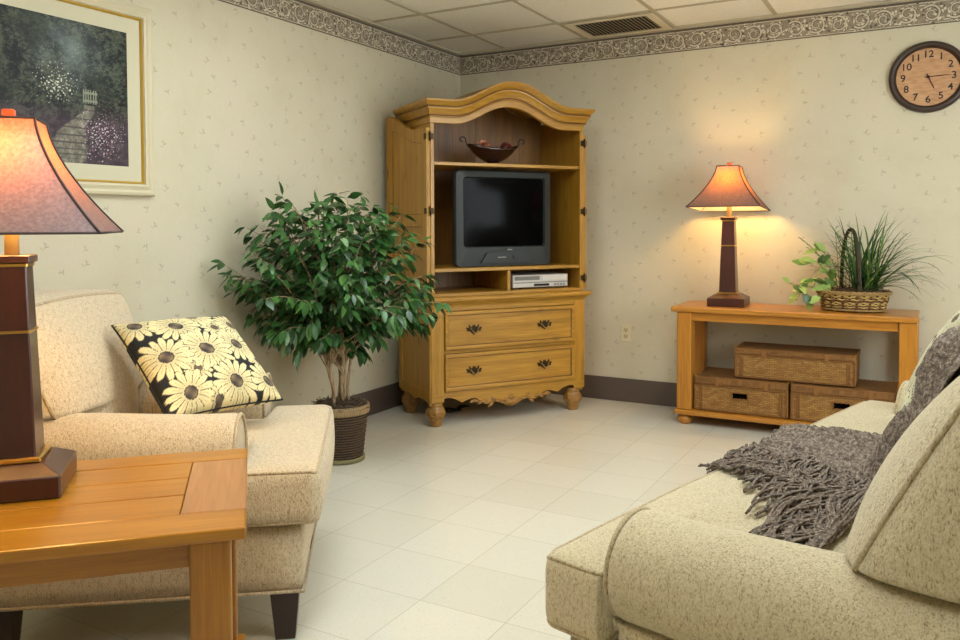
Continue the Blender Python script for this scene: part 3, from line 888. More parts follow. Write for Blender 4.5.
def table_lamp(loc, rz, label):
    L = tag(empty('table_lamp', loc, rz), label, 'table lamp', 'matching table lamps')
    # base block: chamfered square plinth with stepped top
    def octo(h, c): return [(h, -h+c), (h, h-c), (h-c, h), (-h+c, h), (-h, h-c), (-h, -h+c), (-h+c, -h), (h-c, -h)]
    mb = MB()
    rows = [[(a, b, z) for a, b in octo(h, c)] for h, c, z in ((.104, .003, .0005), (.106, .004, .004), (.106, .004, .046), (.104, .004, .049), (.072, .004, .068), (.068, .004, .070))]
    vs = mb.grid(rows, 0, False, closed_v=True); mb.cap(vs[0], 0, True); mb.cap(vs[-1])
    mb.build('base', MAHOG, L)
    mb = MB()
    rows = [[(a, b, z) for a, b in octo(h, c)] for h, c, z in ((.058, .003, .0702), (.060, .003, .072), (.060, .003, .079), (.056, .003, .081))]
    vs = mb.grid(rows, 0, False, closed_v=True); mb.cap(vs[0], 0, True); mb.cap(vs[-1]); mb.build('brass_band', BRASS, L)
    mb = MB()
    rows = [[(a, b, z) for a, b in octo(h, h*.07)] for h, z in ((.049, .0812), (.048, .09), (.034, .505))]
    vs = mb.grid(rows, 0, False, closed_v=True); mb.cap(vs[0], 0, True); mb.cap(vs[-1]); mb.build('column', MAHOG, L)
    mb = MB()
    rows = [[(a, b, z) for a, b in octo(h, h*.07)] for h, z in ((.0385, .352), (.0425, .353), (.0425, .358), (.0385, .359))]
    mb.grid(rows, 0, False, closed_v=True, closed_u=True); mb.build('brass_band', BRASS, L); mb = MB()
    rows = [[(a, b, z) for a, b in octo(h, h*.07)] for h, z in ((.036, .4985), (.0375, .499), (.0375, .505), (.035, .5055))]
    mb.grid(rows, 0, False, closed_v=True, closed_u=True); mb.build('brass_band', BRASS, L)
    mb = MB()
    rows = [[(a, b, z) for a, b in octo(h, h*.07)] for h, z in ((.036, .5056), (.043, .508), (.043, .522), (.040, .524))]
    vs = mb.grid(rows, 0, False, closed_v=True); mb.cap(vs[0], 0, True); mb.cap(vs[-1]); mb.build('capital', MAHOG, L)
    mb = MB(); mb.lathe([(.015, .524), (.0155, .60), (.0155, .645), (.012, .65)], n=16); mb.build('candle_sleeve', CANDLE, L)
    mb = MB(); mb.lathe([(.008, .65), (.012, .68), (.018, .71), (.024, .735), (.024, .752), (.016, .768), (.004, .775)], n=16); mb.build('bulb', BULB.m, L)
    # shade: square with concave sides
    mb = MB(); prof = []
    for i in range(17):
        t = i/16; h = lerp(.205, .062, t**.62*.5+.5*sstep(0, 1, t)*.2+.3*t+.1*t*t)
        h = .062+(.205-.062)*(1-t)**1.55
        prof.append((h, lerp(.573, .822, t)))
    rows = []
    for h, z in prof:
        r = []
        for k in range(4):
            a0 = [(-h, -h), (h, -h), (h, h), (-h, h)][k]; b0 = [(h, -h), (h, h), (-h, h), (-h, -h)][k]
            for j in range(8): r.append((lerp(a0[0], b0[0], j/8), lerp(a0[1], b0[1], j/8), z))
        rows.append(r)
    vs = mb.grid(rows, 0, True, closed_v=True)
    for f in mb.bm.faces: f.normal_update()
    sh = mb.build('shade', SHADE, L, fix=False)
    me = sh.data
    # outward normals
    bm = bmesh.new(); bm.from_mesh(me); bm.faces.ensure_lookup_table()
    if sum(f.normal.dot(Vector((f.calc_center_median().x, f.calc_center_median().y, 0))) for f in bm.faces) < 0: bmesh.ops.reverse_faces(bm, faces=bm.faces[:])
    for e in bm.edges:
        if len(e.link_faces) == 2 and e.calc_face_angle(0) > rad(40): e.smooth = False
    bm.to_mesh(me); bm.free()
    mb = MB()
    for k in range(4):
        sxy = [(-1, -1), (1, -1), (1, 1), (-1, 1)][k]
        mb.tube([(sxy[0]*(h+.001), sxy[1]*(h+.001), z) for h, z in prof], .003, 6)
    for h, z in (prof[0], prof[-1]):
        mb.tube([(h, -h, z), (h, h, z), (-h, h, z), (-h, -h, z)], .003, 6, closed=True)
    mb.build('shade_trim', TRIMD, sh)
    mb = MB()
    # harp and spider carrying the shade
    mb.tube([(.013, 0, .645)]+[(.045*sin(PI*k/12)+.006, 0, .645+.17*k/12) for k in range(1, 13)], .0018, 6)
    mb.tube([(-.013, 0, .645)]+[(-.045*sin(PI*k/12)-.006, 0, .645+.17*k/12) for k in range(1, 13)], .0018, 6)
    mb.tube([(-.060, 0, .818), (.060, 0, .818)], .0018, 6); mb.tube([(0, -.060, .818), (0, .060, .818)], .0018, 6)
    mb.build('harp', BRASS, L)
    mb = MB(); mb.box(-.012, .012, -.012, .012, .822, .846, .003); mb.lathe([(.006, .815), (.006, .824)], n=10); mb.build('finial', FIN, L)
    return L
lampF = table_lamp((1.992, -.25, .7004), rad(2), 'table lamp glowing on the console against the back wall')
TZ = .60
for c_ in lampF.children:      # the far shade sits slightly tipped back on its harp
    if c_.name.startswith('shade'): c_.rotation_euler = (-rad(3), 0, 0); c_.location = (0, -.70*sin(rad(3)), 0)
lampN = table_lamp((1.263, -4.096, TZ+.0004), rad(47), 'table lamp with mahogany column on the near end table')

# ------------------------------------------------------------------ plant basket on console
PB = tag(empty('plant_basket', (2.665, -.245, .7005)), 'handled wicker basket of mixed green plants on the console', 'plant basket')
mb = MB(); rows = []
def oval(a, rx, ry): return (rx*cos(a), ry*sin(a))
for i in range(12):
    t = i/11; rows.append([(lerp(.155, .182, t)*cos(a)*(1+.012*(1 if (k+i) % 2 else -1)), lerp(.10, .125, t)*sin(a)*(1+.012*(1 if (k+i) % 2 else -1)), .002+.105*t) for k, a in enumerate([2*PI*k/48 for k in range(48)])])
vs = mb.grid([[(p[0]*.955, p[1]*.94, p[2]) for p in r_] for r_ in rows], 0, True, closed_v=True); mb.cap(vs[0], 0, True)
for r_ in range(7):
    z = .012+r_*.0138; t = z/.107
    for ph in (0, PI):
        mb.tube([((lerp(.155, .182, t)-.002+.0045*cos(a*15+ph+r_*PI/2))*cos(a), (lerp(.10, .125, t)-.002+.0045*cos(a*15+ph+r_*PI/2))*sin(a), z+.0028*sin(a*30+ph)+(.002 if ph else -.002)) for a in [2*PI*k/150 for k in range(150)]], .0046, 5, 1 if (ph > 0) ^ (r_ % 3 == 0) else 2, closed=True)
bk = mb.build('basket', [plain('planter_lining', (40, 27, 14), .9), plain('planter_reed_pale', (190, 160, 92), .6), plain('planter_reed_brown', (112, 78, 38), .6)], PB)
mb = MB()
for z, o in ((.108, .003), (.100, .006), (.011, .004)):
    for ph in (0, PI):
        mb.tube([((lerp(.155, .182, z/.107)+o+.003*cos(a*22+ph))*cos(a), (lerp(.10, .125, z/.107)+o+.003*cos(a*22+ph))*sin(a), z+.003*sin(a*22+ph)) for a in [2*PI*k/160 for k in range(160)]], .004, 5, closed=True)
mb.build('braided_rim', plain('planter_rim', (150, 120, 68), .6), bk)
mb = MB()
for ph in (0, 2.1, 4.2):
    pts = []
    for k in range(60):
        a = PI*k/59
        c = Vector((-.015+.055*cos(a), -.112*cos(a), .09+.36*sin(a)**.8)); pts.append(c+Vector((.006*cos(k*.8+ph), .004*sin(k*.8+ph), .005*sin(k*.8+ph))))
    mb.tube(pts, .0055, 6)
mb.build('handle', plain('planter_handle', (58, 40, 24), .6), bk)
mb = MB(); rnd = random.Random(11)
rows = [[(r*.172*cos(a), r*.116*sin(a), .092+.022*(1-r*r)+rnd.uniform(-.006, .008)) for a in [2*PI*k/40 for k in range(40)]] for r in (.98, .85, .7, .5, .3, .1)]
vs = mb.grid(rows, 0, True, closed_v=True); mb.cap(vs[-1])
for k in range(220):
    a = rnd.uniform(0, 2*PI); r = math.sqrt(rnd.random())*1.02; p = Vector((r*.172*cos(a), r*.116*sin(a), .105+.02*(1-r*r)))
    d = Vector((rnd.uniform(-1, 1), rnd.uniform(-1, 1), rnd.uniform(-.2, .8))).normalized()
    mb.tube([p, p+d*.014+Vector((0, 0, .004)), p+d*.03+Vector((0, 0, -.004))], .0016, 4)
mb.build('moss', plain('dried_moss', (96, 72, 48), .95), PB)
G1, G2, G3 = plain('blade_dark', (32, 60, 24), .4), plain('blade_green', (50, 86, 34), .4), plain('blade_light', (92, 122, 56), .45)
def blade(mb, p, d, L, w, droop, mat, n=9):
    p = Vector(p); d = Vector(d).normalized(); rows = []; g = Vector((0, 0, -1)); s = d.cross(Vector((0, 0, 1)))
    if s.length < 1e-4: s = Vector((1, 0, 0))
    s.normalize(); q = p.copy(); dd = d.copy()
    for i in range(n+1):
        t = i/n; ww = w*(1-t)**.6*(.5+.5*min(1, t*4)) if t < 1 else .0002
        nrm = s.cross(dd).normalized()
        rows.append([q-s*ww+nrm*ww*.4, q, q+s*ww+nrm*ww*.4])
        dd = (dd+g*droop*(1.6*t)/n*2).normalized(); q = q+dd*L/n
    mb.grid(rows, mat, True)
mb = MB(); rnd = random.Random(21)
for k in range(110):
    a = rnd.gauss(-.2, 1.5); el = rnd.uniform(.25, 1.5)
    d = (cos(a)*cos(el), sin(a)*cos(el)*.75, sin(el))
    L = rnd.uniform(.28, .50); 
    base_ = (.045+rnd.uniform(-.05, .07), rnd.uniform(-.05, .05), .11)
    if d[1] > .25: d = (d[0], .2, d[2])
    blade(mb, base_, d, L, rnd.uniform(.005, .0095), rnd.uniform(.35, 1.35), rnd.choice((0, 0, 1, 1, 2)))
for v_ in mb.bm.verts: v_.co.z = max(v_.co.z, .004); v_.co.y = min(v_.co.y, .232)
mb.build('grass_leaves', [G1, G2, G3], PB)
def leaf(mb, p, d, n, L, w, mat, fold=.25, seg=4, curl=.0):
    p, d, n = Vector(p), Vector(d).normalized(), Vector(n)
    n = (n-d*n.dot(d))
    if n.length < 1e-5: n = d.orthogonal()
    n.normalize(); s = d.cross(n); rows = []
    for i in range(seg+1):
        t = i/seg; ww = w*(sin(PI*min(1, t**.75)))**.9 if 0 < t < 1 else .0003
        c = p+d*L*t-n*curl*L*t*t
        rows.append([c-s*ww+n*ww*fold, c, c+s*ww+n*ww*fold])
    mb.grid(rows, mat, True)
Y1, Y2, Y3 = plain('ivy_leaf_green', (96, 132, 58), .4), plain('ivy_leaf_light', (150, 172, 92), .4), plain('ivy_leaf_dark', (62, 92, 44), .4)
mb = MB(); rnd = random.Random(31)
vines = [[(-.10, -.02, .11), (-.17, -.04, .17), (-.22, -.05, .16), (-.26, -.06, .10), (-.29, -.06, .05)],
         [(-.09, .0, .11), (-.14, -.01, .22), (-.19, -.02, .27), (-.25, -.03, .25)],
         [(-.11, -.05, .11), (-.20, -.07, .13), (-.27, -.08, .13), (-.33, -.08, .15)],
         [(-.08, .02, .11), (-.10, .02, .24), (-.13, .01, .32), (-.19, 0, .34)],
         [(-.12, -.06, .10), (-.17, -.10, .08), (-.21, -.11, .03)]]
for v in vines:
    mb.tube(v, .0025, 5, 3)
    for a, b in zip(v[:-1], v[1:]):
        for q in range(3):
            p = Vector(a).lerp(Vector(b), (q+.6)/3)
            d = Vector((rnd.uniform(-1, .35), rnd.uniform(-.7, .3), rnd.uniform(-.5, .7)))
            leaf(mb, p, d, (rnd.uniform(-.3, .3), -.6, .7), rnd.uniform(.055, .090), rnd.uniform(.017, .027), rnd.choice((0, 1, 1, 2)), .2, 5, .15)
for v_ in mb.bm.verts: v_.co.z = max(v_.co.z, .004); v_.co.y = min(v_.co.y, .232)
mb.build('ivy_vine', [Y1, Y2, Y3, plain('vine_stem', (126, 132, 72), .6)], PB)
mb = MB(); rnd = random.Random(41)
for k in range(7):
    a = rnd.uniform(1.2, 3.6); el = rnd.uniform(.75, 1.35); L = rnd.uniform(.26, .38)
    p = Vector((-.05+rnd.uniform(-.03, .03), rnd.uniform(-.02, .05), .11)); d = Vector((cos(a)*cos(el), sin(a)*cos(el)*.5-.1, sin(el)))
    pts = []; q = p.copy(); dd = d.normalized()
    for i in range(13):
        pts.append(q.copy()); q = q+dd*L/12; dd = (dd+Vector((0, 0, -.07))).normalized()
    mb.tube(pts, .0016, 4, 0)
    for i in range(4, 13):
        s = dd.cross(Vector((0, 0, 1))).normalized()
        for sg in (-1, 1):
            leaf(mb, pts[i], (s*sg+dd*.7+Vector((0, 0, .2))), (0, -.3, 1), .055*(1-abs(i-8)*.06), .0045, (0, 1)[i % 2], .2, 3, .2)
for v_ in mb.bm.verts: v_.co.z = max(v_.co.z, .004); v_.co.y = min(v_.co.y, .232)
mb.build('palm_frond', [plain('frond_green', (82, 112, 58), .5), plain('frond_pale', (128, 150, 88), .5)], PB)

# ------------------------------------------------------------------ ficus
FT = tag(empty('potted_ficus', (.445, -1.95, 0)), 'bushy potted ficus tree in a dark woven basket beside the armchair', 'potted plant')
PW = Mat('pot_seagrass', .85)
_w = PW.n('TexWave', {'Vector': PW.coord((1, 1, 1)), 'Scale': 24., 'Distortion': 2.2, 'Detail': 2., 'Detail Scale': 3.}, bands_direction='Z')
PW.base(PW.ramp(_w.outputs['Fac'], [(.2, (34, 24, 16)), (.6, (66, 48, 32)), (.9, (98, 74, 50))])); PW.bump(_w.outputs['Fac'], .8, .006)
mb = MB()
prof = []
for i in range(25):
    t = i/24; prof.append((lerp(.108, .134, t)+.0022*sin(t*60), .022+.222*t))
mb.lathe(prof, n=40, capt=False); mb.build('pot', PW.m, FT)
mb = MB(); mb.lathe([(.112, .001), (.117, .004), (.117, .02), (.11, .024)], n=40); mb.build('saucer', plain('pot_base_green', (120, 112, 70), .6), FT)
RIMW = wicker('pot_rim_weave', (110, 86, 54), (160, 132, 92), (182, 154, 112), 'cyl', .012, .03)
mb = MB(); mb.lathe([(.134, .242), (.141, .244), (.143, .262), (.141, .283), (.134, .287), (.128, .283), (.126, .25)], n=48, capb=False, capt=False); mb.build('pot_rim', RIMW, FT)
mb = MB(); rnd = random.Random(51)
rows = [[(r*.129*cos(a), r*.129*sin(a), .262+.02*(1-r*r)+rnd.uniform(-.005, .007)) for a in [2*PI*k/36 for k in range(36)]] for r in (1, .85, .65, .45, .25, .08)]
vs = mb.grid(rows, 0, True, closed_v=True); mb.cap(vs[-1])
for k in range(420):
    a = rnd.uniform(0, 2*PI); r = math.sqrt(rnd.random()); p = Vector((r*.132*cos(a), r*.132*sin(a), .272+.022*(1-r*r)))
    d = Vector((rnd.uniform(-1, 1), rnd.uniform(-1, 1), rnd.uniform(-.1, .7))).normalized()
    mb.tube([p, p+d*.016+Vector((0, 0, .005)), p+d*.034], .0017, 4)
mb.build('moss', plain('ficus_moss', (104, 88, 70), .95), FT)
BARK = Mat('ficus_bark', .8); _n = BARK.noise(BARK.coord((1, 1, .35)), 60, 3); BARK.base(BARK.ramp(_n, [(.35, (126, 100, 72)), (.65, (186, 160, 124))])); BARK.bump(_n, .4, .004); BARK = BARK.m
rnd = random.Random(61)
mb = MB(); mbl = MB(); tops = []
for k in range(7):
    a = 2*PI*k/7+.3; r0 = .012+.028*(k % 3)
    x, y = r0*cos(a), r0*sin(a); pts = []; rr_ = []
    lean = Vector((cos(a), sin(a), 0))*rnd.uniform(.005, .05)
    H_ = rnd.uniform(.62, .86)
    for i in range(13):
        t = i/12
        pts.append(Vector((x+.004*sin(i*1.1+k), y+.004*cos(i*.9+k), .25+(H_-.25)*t))+lean*t*t*1.6); rr_.append(lerp(.0088, .0055, t)*rnd.uniform(.9, 1.1))
    mb.tube(pts, rr_, 7); tops.append(pts)
# viewing direction helpers in ficus local (world aligned)
vr = Vector((.872, .489, 0)); vf = Vector((-.489, .872, 0))
def crown_ok(p):
    w = p+Vector((.445, -1.95, 0))
    if w.x < .035: return False
    # keep clear of armoire and chair
    l = Matrix.Rotation(-AZ, 4, 'Z') @ (w-Vector((.505, -1.153, 0)))
    if l.x > -.19 and l.y > -.13 and l.z > 0: return False
    c = Matrix.Rotation(rad(-127), 4, 'Z') @ (w-Vector((1.497, -3.419, 0)))
    if -.06 < c.x < .98 and -.16 < c.y < 1.1 and c.z < 1.0: return False
    return True
nleaf = 0
for b in range(150):
    tr = tops[b % 7]; st = tr[rnd.randint(6, 12)]
    # target on an irregular crown
    th = rnd.uniform(0, 2*PI); zz = rnd.uniform(-1, 1)
    rr0 = math.sqrt(max(0, 1-zz*zz))
    e = Vector((cos(th)*rr0, sin(th)*rr0, zz))
    sc = rnd.uniform(.78, 1.08)
    cr = Vector((0, 0, .885))+vr*(-.045)
    wz = 1.0-.16*max(0, e.z)
    tgt = cr+vr*e.dot(vr)*.53*sc*wz+vf*e.dot(vf)*.45*sc*wz+Vector((0, 0, e.z*(.50 if e.z > 0 else .36)*min(sc, 1.)))
    pts = []; n = 12
    mid = (st+tgt)*.5+Vector((0, 0, .10+.05*rnd.random()))
    for i in range(n+1):
        t = i/n; p = st*(1-t)**2+mid*2*t*(1-t)+tgt*t*t
        p = p+Vector((rnd.uniform(-1, 1), rnd.uniform(-1, 1), rnd.uniform(-1, 1)))*.006
        pts.append(p)
    pts = [q for q in pts if crown_ok(q)]
    if len(pts) < 5: continue
    mb.tube(pts, [lerp(.0042, .0012, i/len(pts)) for i in range(len(pts))], 5)
    m = len(pts)
    for i in range(int(m*.30), m):
        for q in range(3):
            p = pts[i]; dr = (pts[min(i+1, m-1)]-pts[max(i-1, 0)]).normalized()
            out = (dr+Vector((rnd.uniform(-1, 1), rnd.uniform(-1, 1), rnd.uniform(-.5, .5)))*.9).normalized()
            d = (out*.75+Vector((0, 0, -.85*rnd.uniform(.4, 1.1)))).normalized()
            L = rnd.uniform(.054, .086); tip = p+out*.014+d*L
            if not crown_ok(tip): continue
            nm = Vector((out.x, out.y, .55))+Vector((rnd.uniform(-.5, .5), rnd.uniform(-.5, .5), rnd.uniform(-.2, .4)))
            leaf(mbl, p+out*.014, d, nm, L, L*rnd.uniform(.19, .26), rnd.choice((0, 0, 0, 1, 1, 1, 1, 2, 3)), .18, 4, .14); nleaf += 1
mb.build('trunk', BARK, FT)
def leafmat(n, c1, c2):
    M = Mat(n, .34); nz = M.noise(M.coord(), 30, 2); M.base(M.ramp(nz, [(.35, c1), (.65, c2)]))
    M.b.inputs['Specular IOR Level'].default_value = .45
    return M.m
mbl.build('foliage', [leafmat('ficus_leaf_deep', (34, 62, 30), (46, 80, 38)), leafmat('ficus_leaf', (52, 92, 46), (68, 112, 54)), leafmat('ficus_leaf_light', (70, 112, 52), (88, 130, 62)), leafmat('ficus_leaf_pale', (96, 128, 84), (120, 150, 100))], FT, fix=False)

# ------------------------------------------------------------------ seating
def seating(name, loc, rz, W, ncush, M0, MW, az_top, leg_inset=.03, depth=.93, label='', cat='', yf=.175, ZS=.335, rise_=.015, skew=0., bulge=.085, yback=.672, bh=.243, lean_=.25, crown_=.030):
    """x along the width, y towards the back, front at y=0, both arms rolled"""
    S = tag(empty(name, loc, rz), label, cat)
    ZB = .14
    AW = .215; ARC, ARR = .108, .115
    arm_top = az_top
    # base
    mb = MB()
    mb.rbox(((W-.06)/2, (depth-.10)/2, (ZS-ZB)/2), .018, (16, 12, 4), lambda p, q: p+Vector((W/2, .05+(depth-.10)/2, (ZS+ZB)/2)))
    mb.build('base', M0, S)
    mb = MB()
    o = .031
    mb.tube([(o, .05, ZB+.006), (W-o, .05, ZB+.006), (W-o, depth-.05, ZB+.006), (o, depth-.05, ZB+.006)], .005, 6, closed=True)
    mb.build('welt', MW, S)
    # legs
    for lx in (leg_inset+.045, W-leg_inset-.105):
        for ly in (.105, depth-.13):
            mb = MB()
            rows = [[(lx+a*h, ly+b*h, z) for a, b in ((-1, -1), (1, -1), (1, 1), (-1, 1))] for h, z in ((.026, .0005), (.028, .004), (.040, .139))]
            vs = mb.grid(rows, 0, False, closed_v=True); mb.cap(vs[0], 0, True); mb.cap(vs[-1]); mb.build('leg', LEGW, S)
    # rolled arms
    yb = depth-.07
    for side in (0, 1):
        def mx(x): return x if side == 0 else W-x
        cz = arm_top-ARR
        prof = [(.035, ZS-.12), (.035, cz-.12), (.028, cz-.098)]
        a0, a1 = 238, -8
        for k in range(23):
            a = rad(lerp(a0, a1, k/22)); prof.append((ARC+ARR*cos(a), cz+ARR*sin(a)))
        prof += [(AW+.002, cz-.06), (AW, ZS+.05), (AW, ZS-.12)]
        def ring(y, shrink):
            cx_, cz_ = sum(p[0] for p in prof)/len(prof), cz-.03
            rise = rise_*((y-yf)/(yb-yf))
            out = []
            for x, z in prof:
                dx, dz = x-cx_, z-cz_; l = math.hypot(dx, dz)
                f = (l-shrink)/l
                zz = cz_+dz*f
                out.append((mx(cx_+dx*f), y, zz+(rise*sstep(cz-.2, cz, zz))))
            return out
        ys = [(yf, .022), (yf-.0, .010), (yf+.004, .003), (yf+.014, 0)]+[(lerp(yf+.03, yb, i/24), 0.) for i in range(25)]
        mb = MB()
        rows = [ring(y, s) for y, s in ys]
        # fabric relaxes slightly between the arm and back
        rows2 = []
        for (y, s), r in zip(ys, rows):
            rows2.append([(x, yy, z+.004*sin(y*9+x*11)*sstep(cz, cz+.1, z)) for x, yy, z in r])
        vs = mb.grid(rows2, 0, True, closed_v=True); mb.cap(vs[0]); mb.cap(vs[-1])
        arm = mb.build('arm', M0, S)
        mb = MB(); mb.tube(ring(yf-.002, .006)[1:-1], .0055, 8); mb.build('welt', MW, arm)
    # back frame
    mb = MB()
    def bf(p, q):
        p = p+Vector((W/2, depth-.075, .48)); p.y += .09*clamp((p.z-.3)/.5); return p
    mb.rbox(((W-.07)/2, .07, .335), .05, (20, 6, 12), bf); mb.build('back', M0, S)
    # seat cushions (T shaped)
    parts = []
    cw = W/ncush; sy0, sy1 = .0, .70
    hz = .082; zc = ZS+.004+hz
    for c in range(ncush):
        x0, x1 = c*cw+.002, (c+1)*cw-.002
        hx, hy = (x1-x0)/2, (sy1-sy0)/2
        def fn(p, q, x0=x0, x1=x1, c=c, hx=hx, hy=hy):
            u, v = p.x/hx, p.y/hy
            crown = crown_*(1-u*u)*(1-v*v*.85)+.006*sin(u*7+v*5+c)*(1-u*u)*(1-v*v)
            z = zc+p.z+(crown if p.z > 0 else 0.)*clamp(p.z/hz)
            # front edge pillows outwards
            y = sy0+hy+p.y-(.018*(1-u*u)*(1-(p.z/hz)**2) if q.y < -.99 else 0)
            x = x0+hx+p.x
            sq = sstep(yf-.022, yf-.008, y)
            if c == 0 and sq > 0: x = x1-(x1-x)*lerp(1, (x1-AW-.006)/(x1-x0), sq)
            if c == ncush-1 and sq > 0: x = x0+(x-x0)*lerp(1, (W-AW-.006-x0)/(x1-x0), sq)
            if ncush == 1 and sq > 0:
                x = W/2+(x0+hx+p.x-W/2)*lerp(1, (W/2-AW-.006)/hx, sq)
            return Vector((x, y, z))
        h = (hx, hy, hz); r = .035
        mb = MB(); mb.rbox(h, r, (26, 60, 8), fn); cu = mb.build('seat_cushion', M0, S)
        mb = MB()
        for sgn in (1, -1):
            path = []
            for i in range(24): path.append(Vector((-1+2*i/24, -1, sgn)))
            for i in range(60): path.append(Vector((1, -1+2*i/60, sgn)))
            for i in range(24): path.append(Vector((1-2*i/24, 1, sgn)))
            for i in range(60): path.append(Vector((-1, 1-2*i/60, sgn)))
            mb.tube([rmap(q, h, r, fn) for q in path], .0048, 6, closed=True)
        mb.build('welt', MW, cu)
        parts.append(cu)
    # back cushions, wide over the arms
    bx0, bx1 = .06, W-.06; bw_ = (bx1-bx0)/ncush
    for c in range(ncush):
        x0, x1 = bx0+c*bw_+.003, bx0+(c+1)*bw_-.003
        hx, hy, hzb = (x1-x0)/2, .12, bh
        zb0 = ZS+2*hz+.012
        def fb(p, q, x0=x0, x1=x1, c=c, hx=hx, hy=hy, hzb=hzb):
            u, v, w = p.x/hx, p.z/hzb, p.y/hy
            yy = p.y
            yy += (-bulge if w < 0 else .02)*(1-u**4)*(1-v*v)*abs(w)
            z = zb0+hzb+p.z+.022*(1-u*u)*(v if v > 0 else 0)
            lean = lean_*(p.z+hzb)/(2*hzb)
            y = yback+yy+lean-skew*(.5+.5*u)*(.5+.5*v)
            x = x0+hx+p.x+.030*(1-v*v)*(1-w*w*.6)*(abs(u)**3)*(1 if u > 0 else -1)
            lift = sstep(arm_top+.012, arm_top-.008, z)
            if ncush == 1:
                x = W/2+(x-W/2)*lerp(1, (W/2-AW-.012)/hx, lift)
            elif c == 0: x = x1-(x1-x)*lerp(1, (x1-AW-.012)/(x1-x0), lift)
            else: x = x0+(x-x0)*lerp(1, (W-AW-.012-x0)/(x1-x0), lift)
            return Vector((x, y, z))
        h = (hx, hy, hzb); r = .05
        mb = MB(); mb.rbox(h, r, (26, 10, 50), fb); cu = mb.build('back_cushion', M0, S)
        mb = MB()
        for sgn in (1, -1):
            path = []
            for i in range(24): path.append(Vector((-1+2*i/24, sgn, -1)))
            for i in range(50): path.append(Vector((1, sgn, -1+2*i/50)))
            for i in range(24): path.append(Vector((1-2*i/24, sgn, 1)))
            for i in range(50): path.append(Vector((-1, sgn, 1-2*i/50)))
            mb.tube([rmap(q, h, r, fb) for q in path], .006, 6, closed=True)
        mb.build('welt', MW, cu)
        parts.append(cu)
    return S
CLOC = Vector((1.555, -3.413, 0))
CHAIR = seating('armchair', CLOC, rad(127), .86, 1, CHEN_CH, CHEN_CHW, .645, depth=1.0, yf=.235, skew=.12, crown_=.018, bulge=.055, yback=.765, bh=.222, lean_=.21, label='cream chenille armchair with rolled arms beside the end table', cat='armchair')
SW = 2.06
su = Vector((.2419, .9703, 0)); O = Vector((2.325, -3.615, 0))
SLOC = O+su*SW
SOFA = seating('sofa', SLOC, rad(256), SW, 2, CHEN, CHEN_W, .60, depth=1.06, ZS=.325, label='cream chenille two seat sofa with rolled arms on the right', cat='sofa')

# ------------------------------------------------------------------ floral pillows
def daisy_color(u, v, flowers, bg, cream, centre, scale=1.06, core=.27):
    col = bg
    for fx, fy, R, n, ph in flowers:
        R *= scale
        dx, dy = u-fx, v-fy; r = math.hypot(dx, dy)/R
        if r > 1.02: continue
        a = math.atan2(dy, dx)+ph
        k = a*n/(2*PI); fr = abs(k-math.floor(k)-.5)*2      # 0 mid petal .. 1 between
        lim = 1-.42*fr**2.6
        if int(math.floor(k)) % 2: lim *= .93
        if r < core:
            s = .5+.5*sin(dx*900)*sin(dy*900)
            col = tuple(lerp(a_, b_, s) for a_, b_ in zip(centre, (46, 40, 38))) if r < core*.87 else (40, 34, 30)
        elif r < lim:
            edge = fr > .86 and r > .34
            vein = fr < .10 and r < .72
            if edge: col = (70, 62, 50)
            elif vein: col = tuple(int(c*.80) for c in cream)
            else:
                q = .90+.10*sstep(.25, .7, r); col = tuple(c*q for c in cream)
        elif r < lim+.045: col = tuple(lerp(a_, b_, .25) for a_, b_ in zip(bg, cream))
    return col
def pillow(M, flowers, label, size=.45, thick=.075, bg=(20, 18, 19), cream=(224, 208, 156), seed=1, zig=False, core=.27, pipe=(30, 27, 26)):
    N = 150; h = size/2
    bm = bmesh.new(); lay = bm.verts.layers.float_color.new('print')
    def pos(u, v, s):
        e = max(0., (1-u*u)*(1-v*v))
        x = u*h*(1-.055*(1-v*v)); y = v*h*(1-.055*(1-u*u))
        z = s*thick*e**.42+.004*mnoise.noise(Vector((u*3, v*3, seed+s)))*e
        return (x, y, z)
    grids = []
    for s in (1, -1):
        g = []
        for i in range(N+1):
            row = []
            for j in range(N+1):
                u, v = 2*i/N-1, 2*j/N-1
                if s == -1 and (i in (0, N) or j in (0, N)): row.append(grids[0][i][j]); continue
                w = bm.verts.new(pos(u, v, s))
                c = daisy_color(u*.5, v*.5, flowers, bg, cream, (132, 112, 84), core=core)
                if zig and s == 1:
                    zz = abs(((v*9) % 1)-.5)*.10
                    if -.985+zz < u < -.93+zz: c = (20, 18, 18)
                w[lay] = rgba(c)
                row.append(w)
            g.append(row)
        grids.append(g)
        for i in range(N):
            for j in range(N):
                q = (g[i][j], g[i+1][j], g[i+1][j+1], g[i][j+1])
                f = bm.faces.new(q if s == 1 else q[::-1]); f.smooth = True
    me = bpy.data.meshes.new('floral_pillow'); bm.to_mesh(me); bm.free()
    o = bpy.data.objects.new('floral_pillow', me); COL.objects.link(o)
    m = Mat('floral_print', .85); at = m.n('Attribute', attribute_name='print'); m.base(at.outputs['Color'])
    nz = m.noise(m.coord(), 420, 2); m.bump(nz, .15, .002)
    me.materials.append(m.m)
    # piped edge
    mb = MB(); path = []
    for k in range(40): path.append(pos(-1+2*k/40, -1, 1))
    for k in range(40): path.append(pos(1, -1+2*k/40, 1))
    for k in range(40): path.append(pos(1-2*k/40, 1, 1))
    for k in range(40): path.append(pos(-1, 1-2*k/40, 1))
    mb.tube(path, .0035, 6, closed=True)
    mb.build('piping', plain('pillow_piping', pipe, .8), o)
    o.matrix_world = M
    return tag(o, label, 'pillow', 'floral throw pillows')
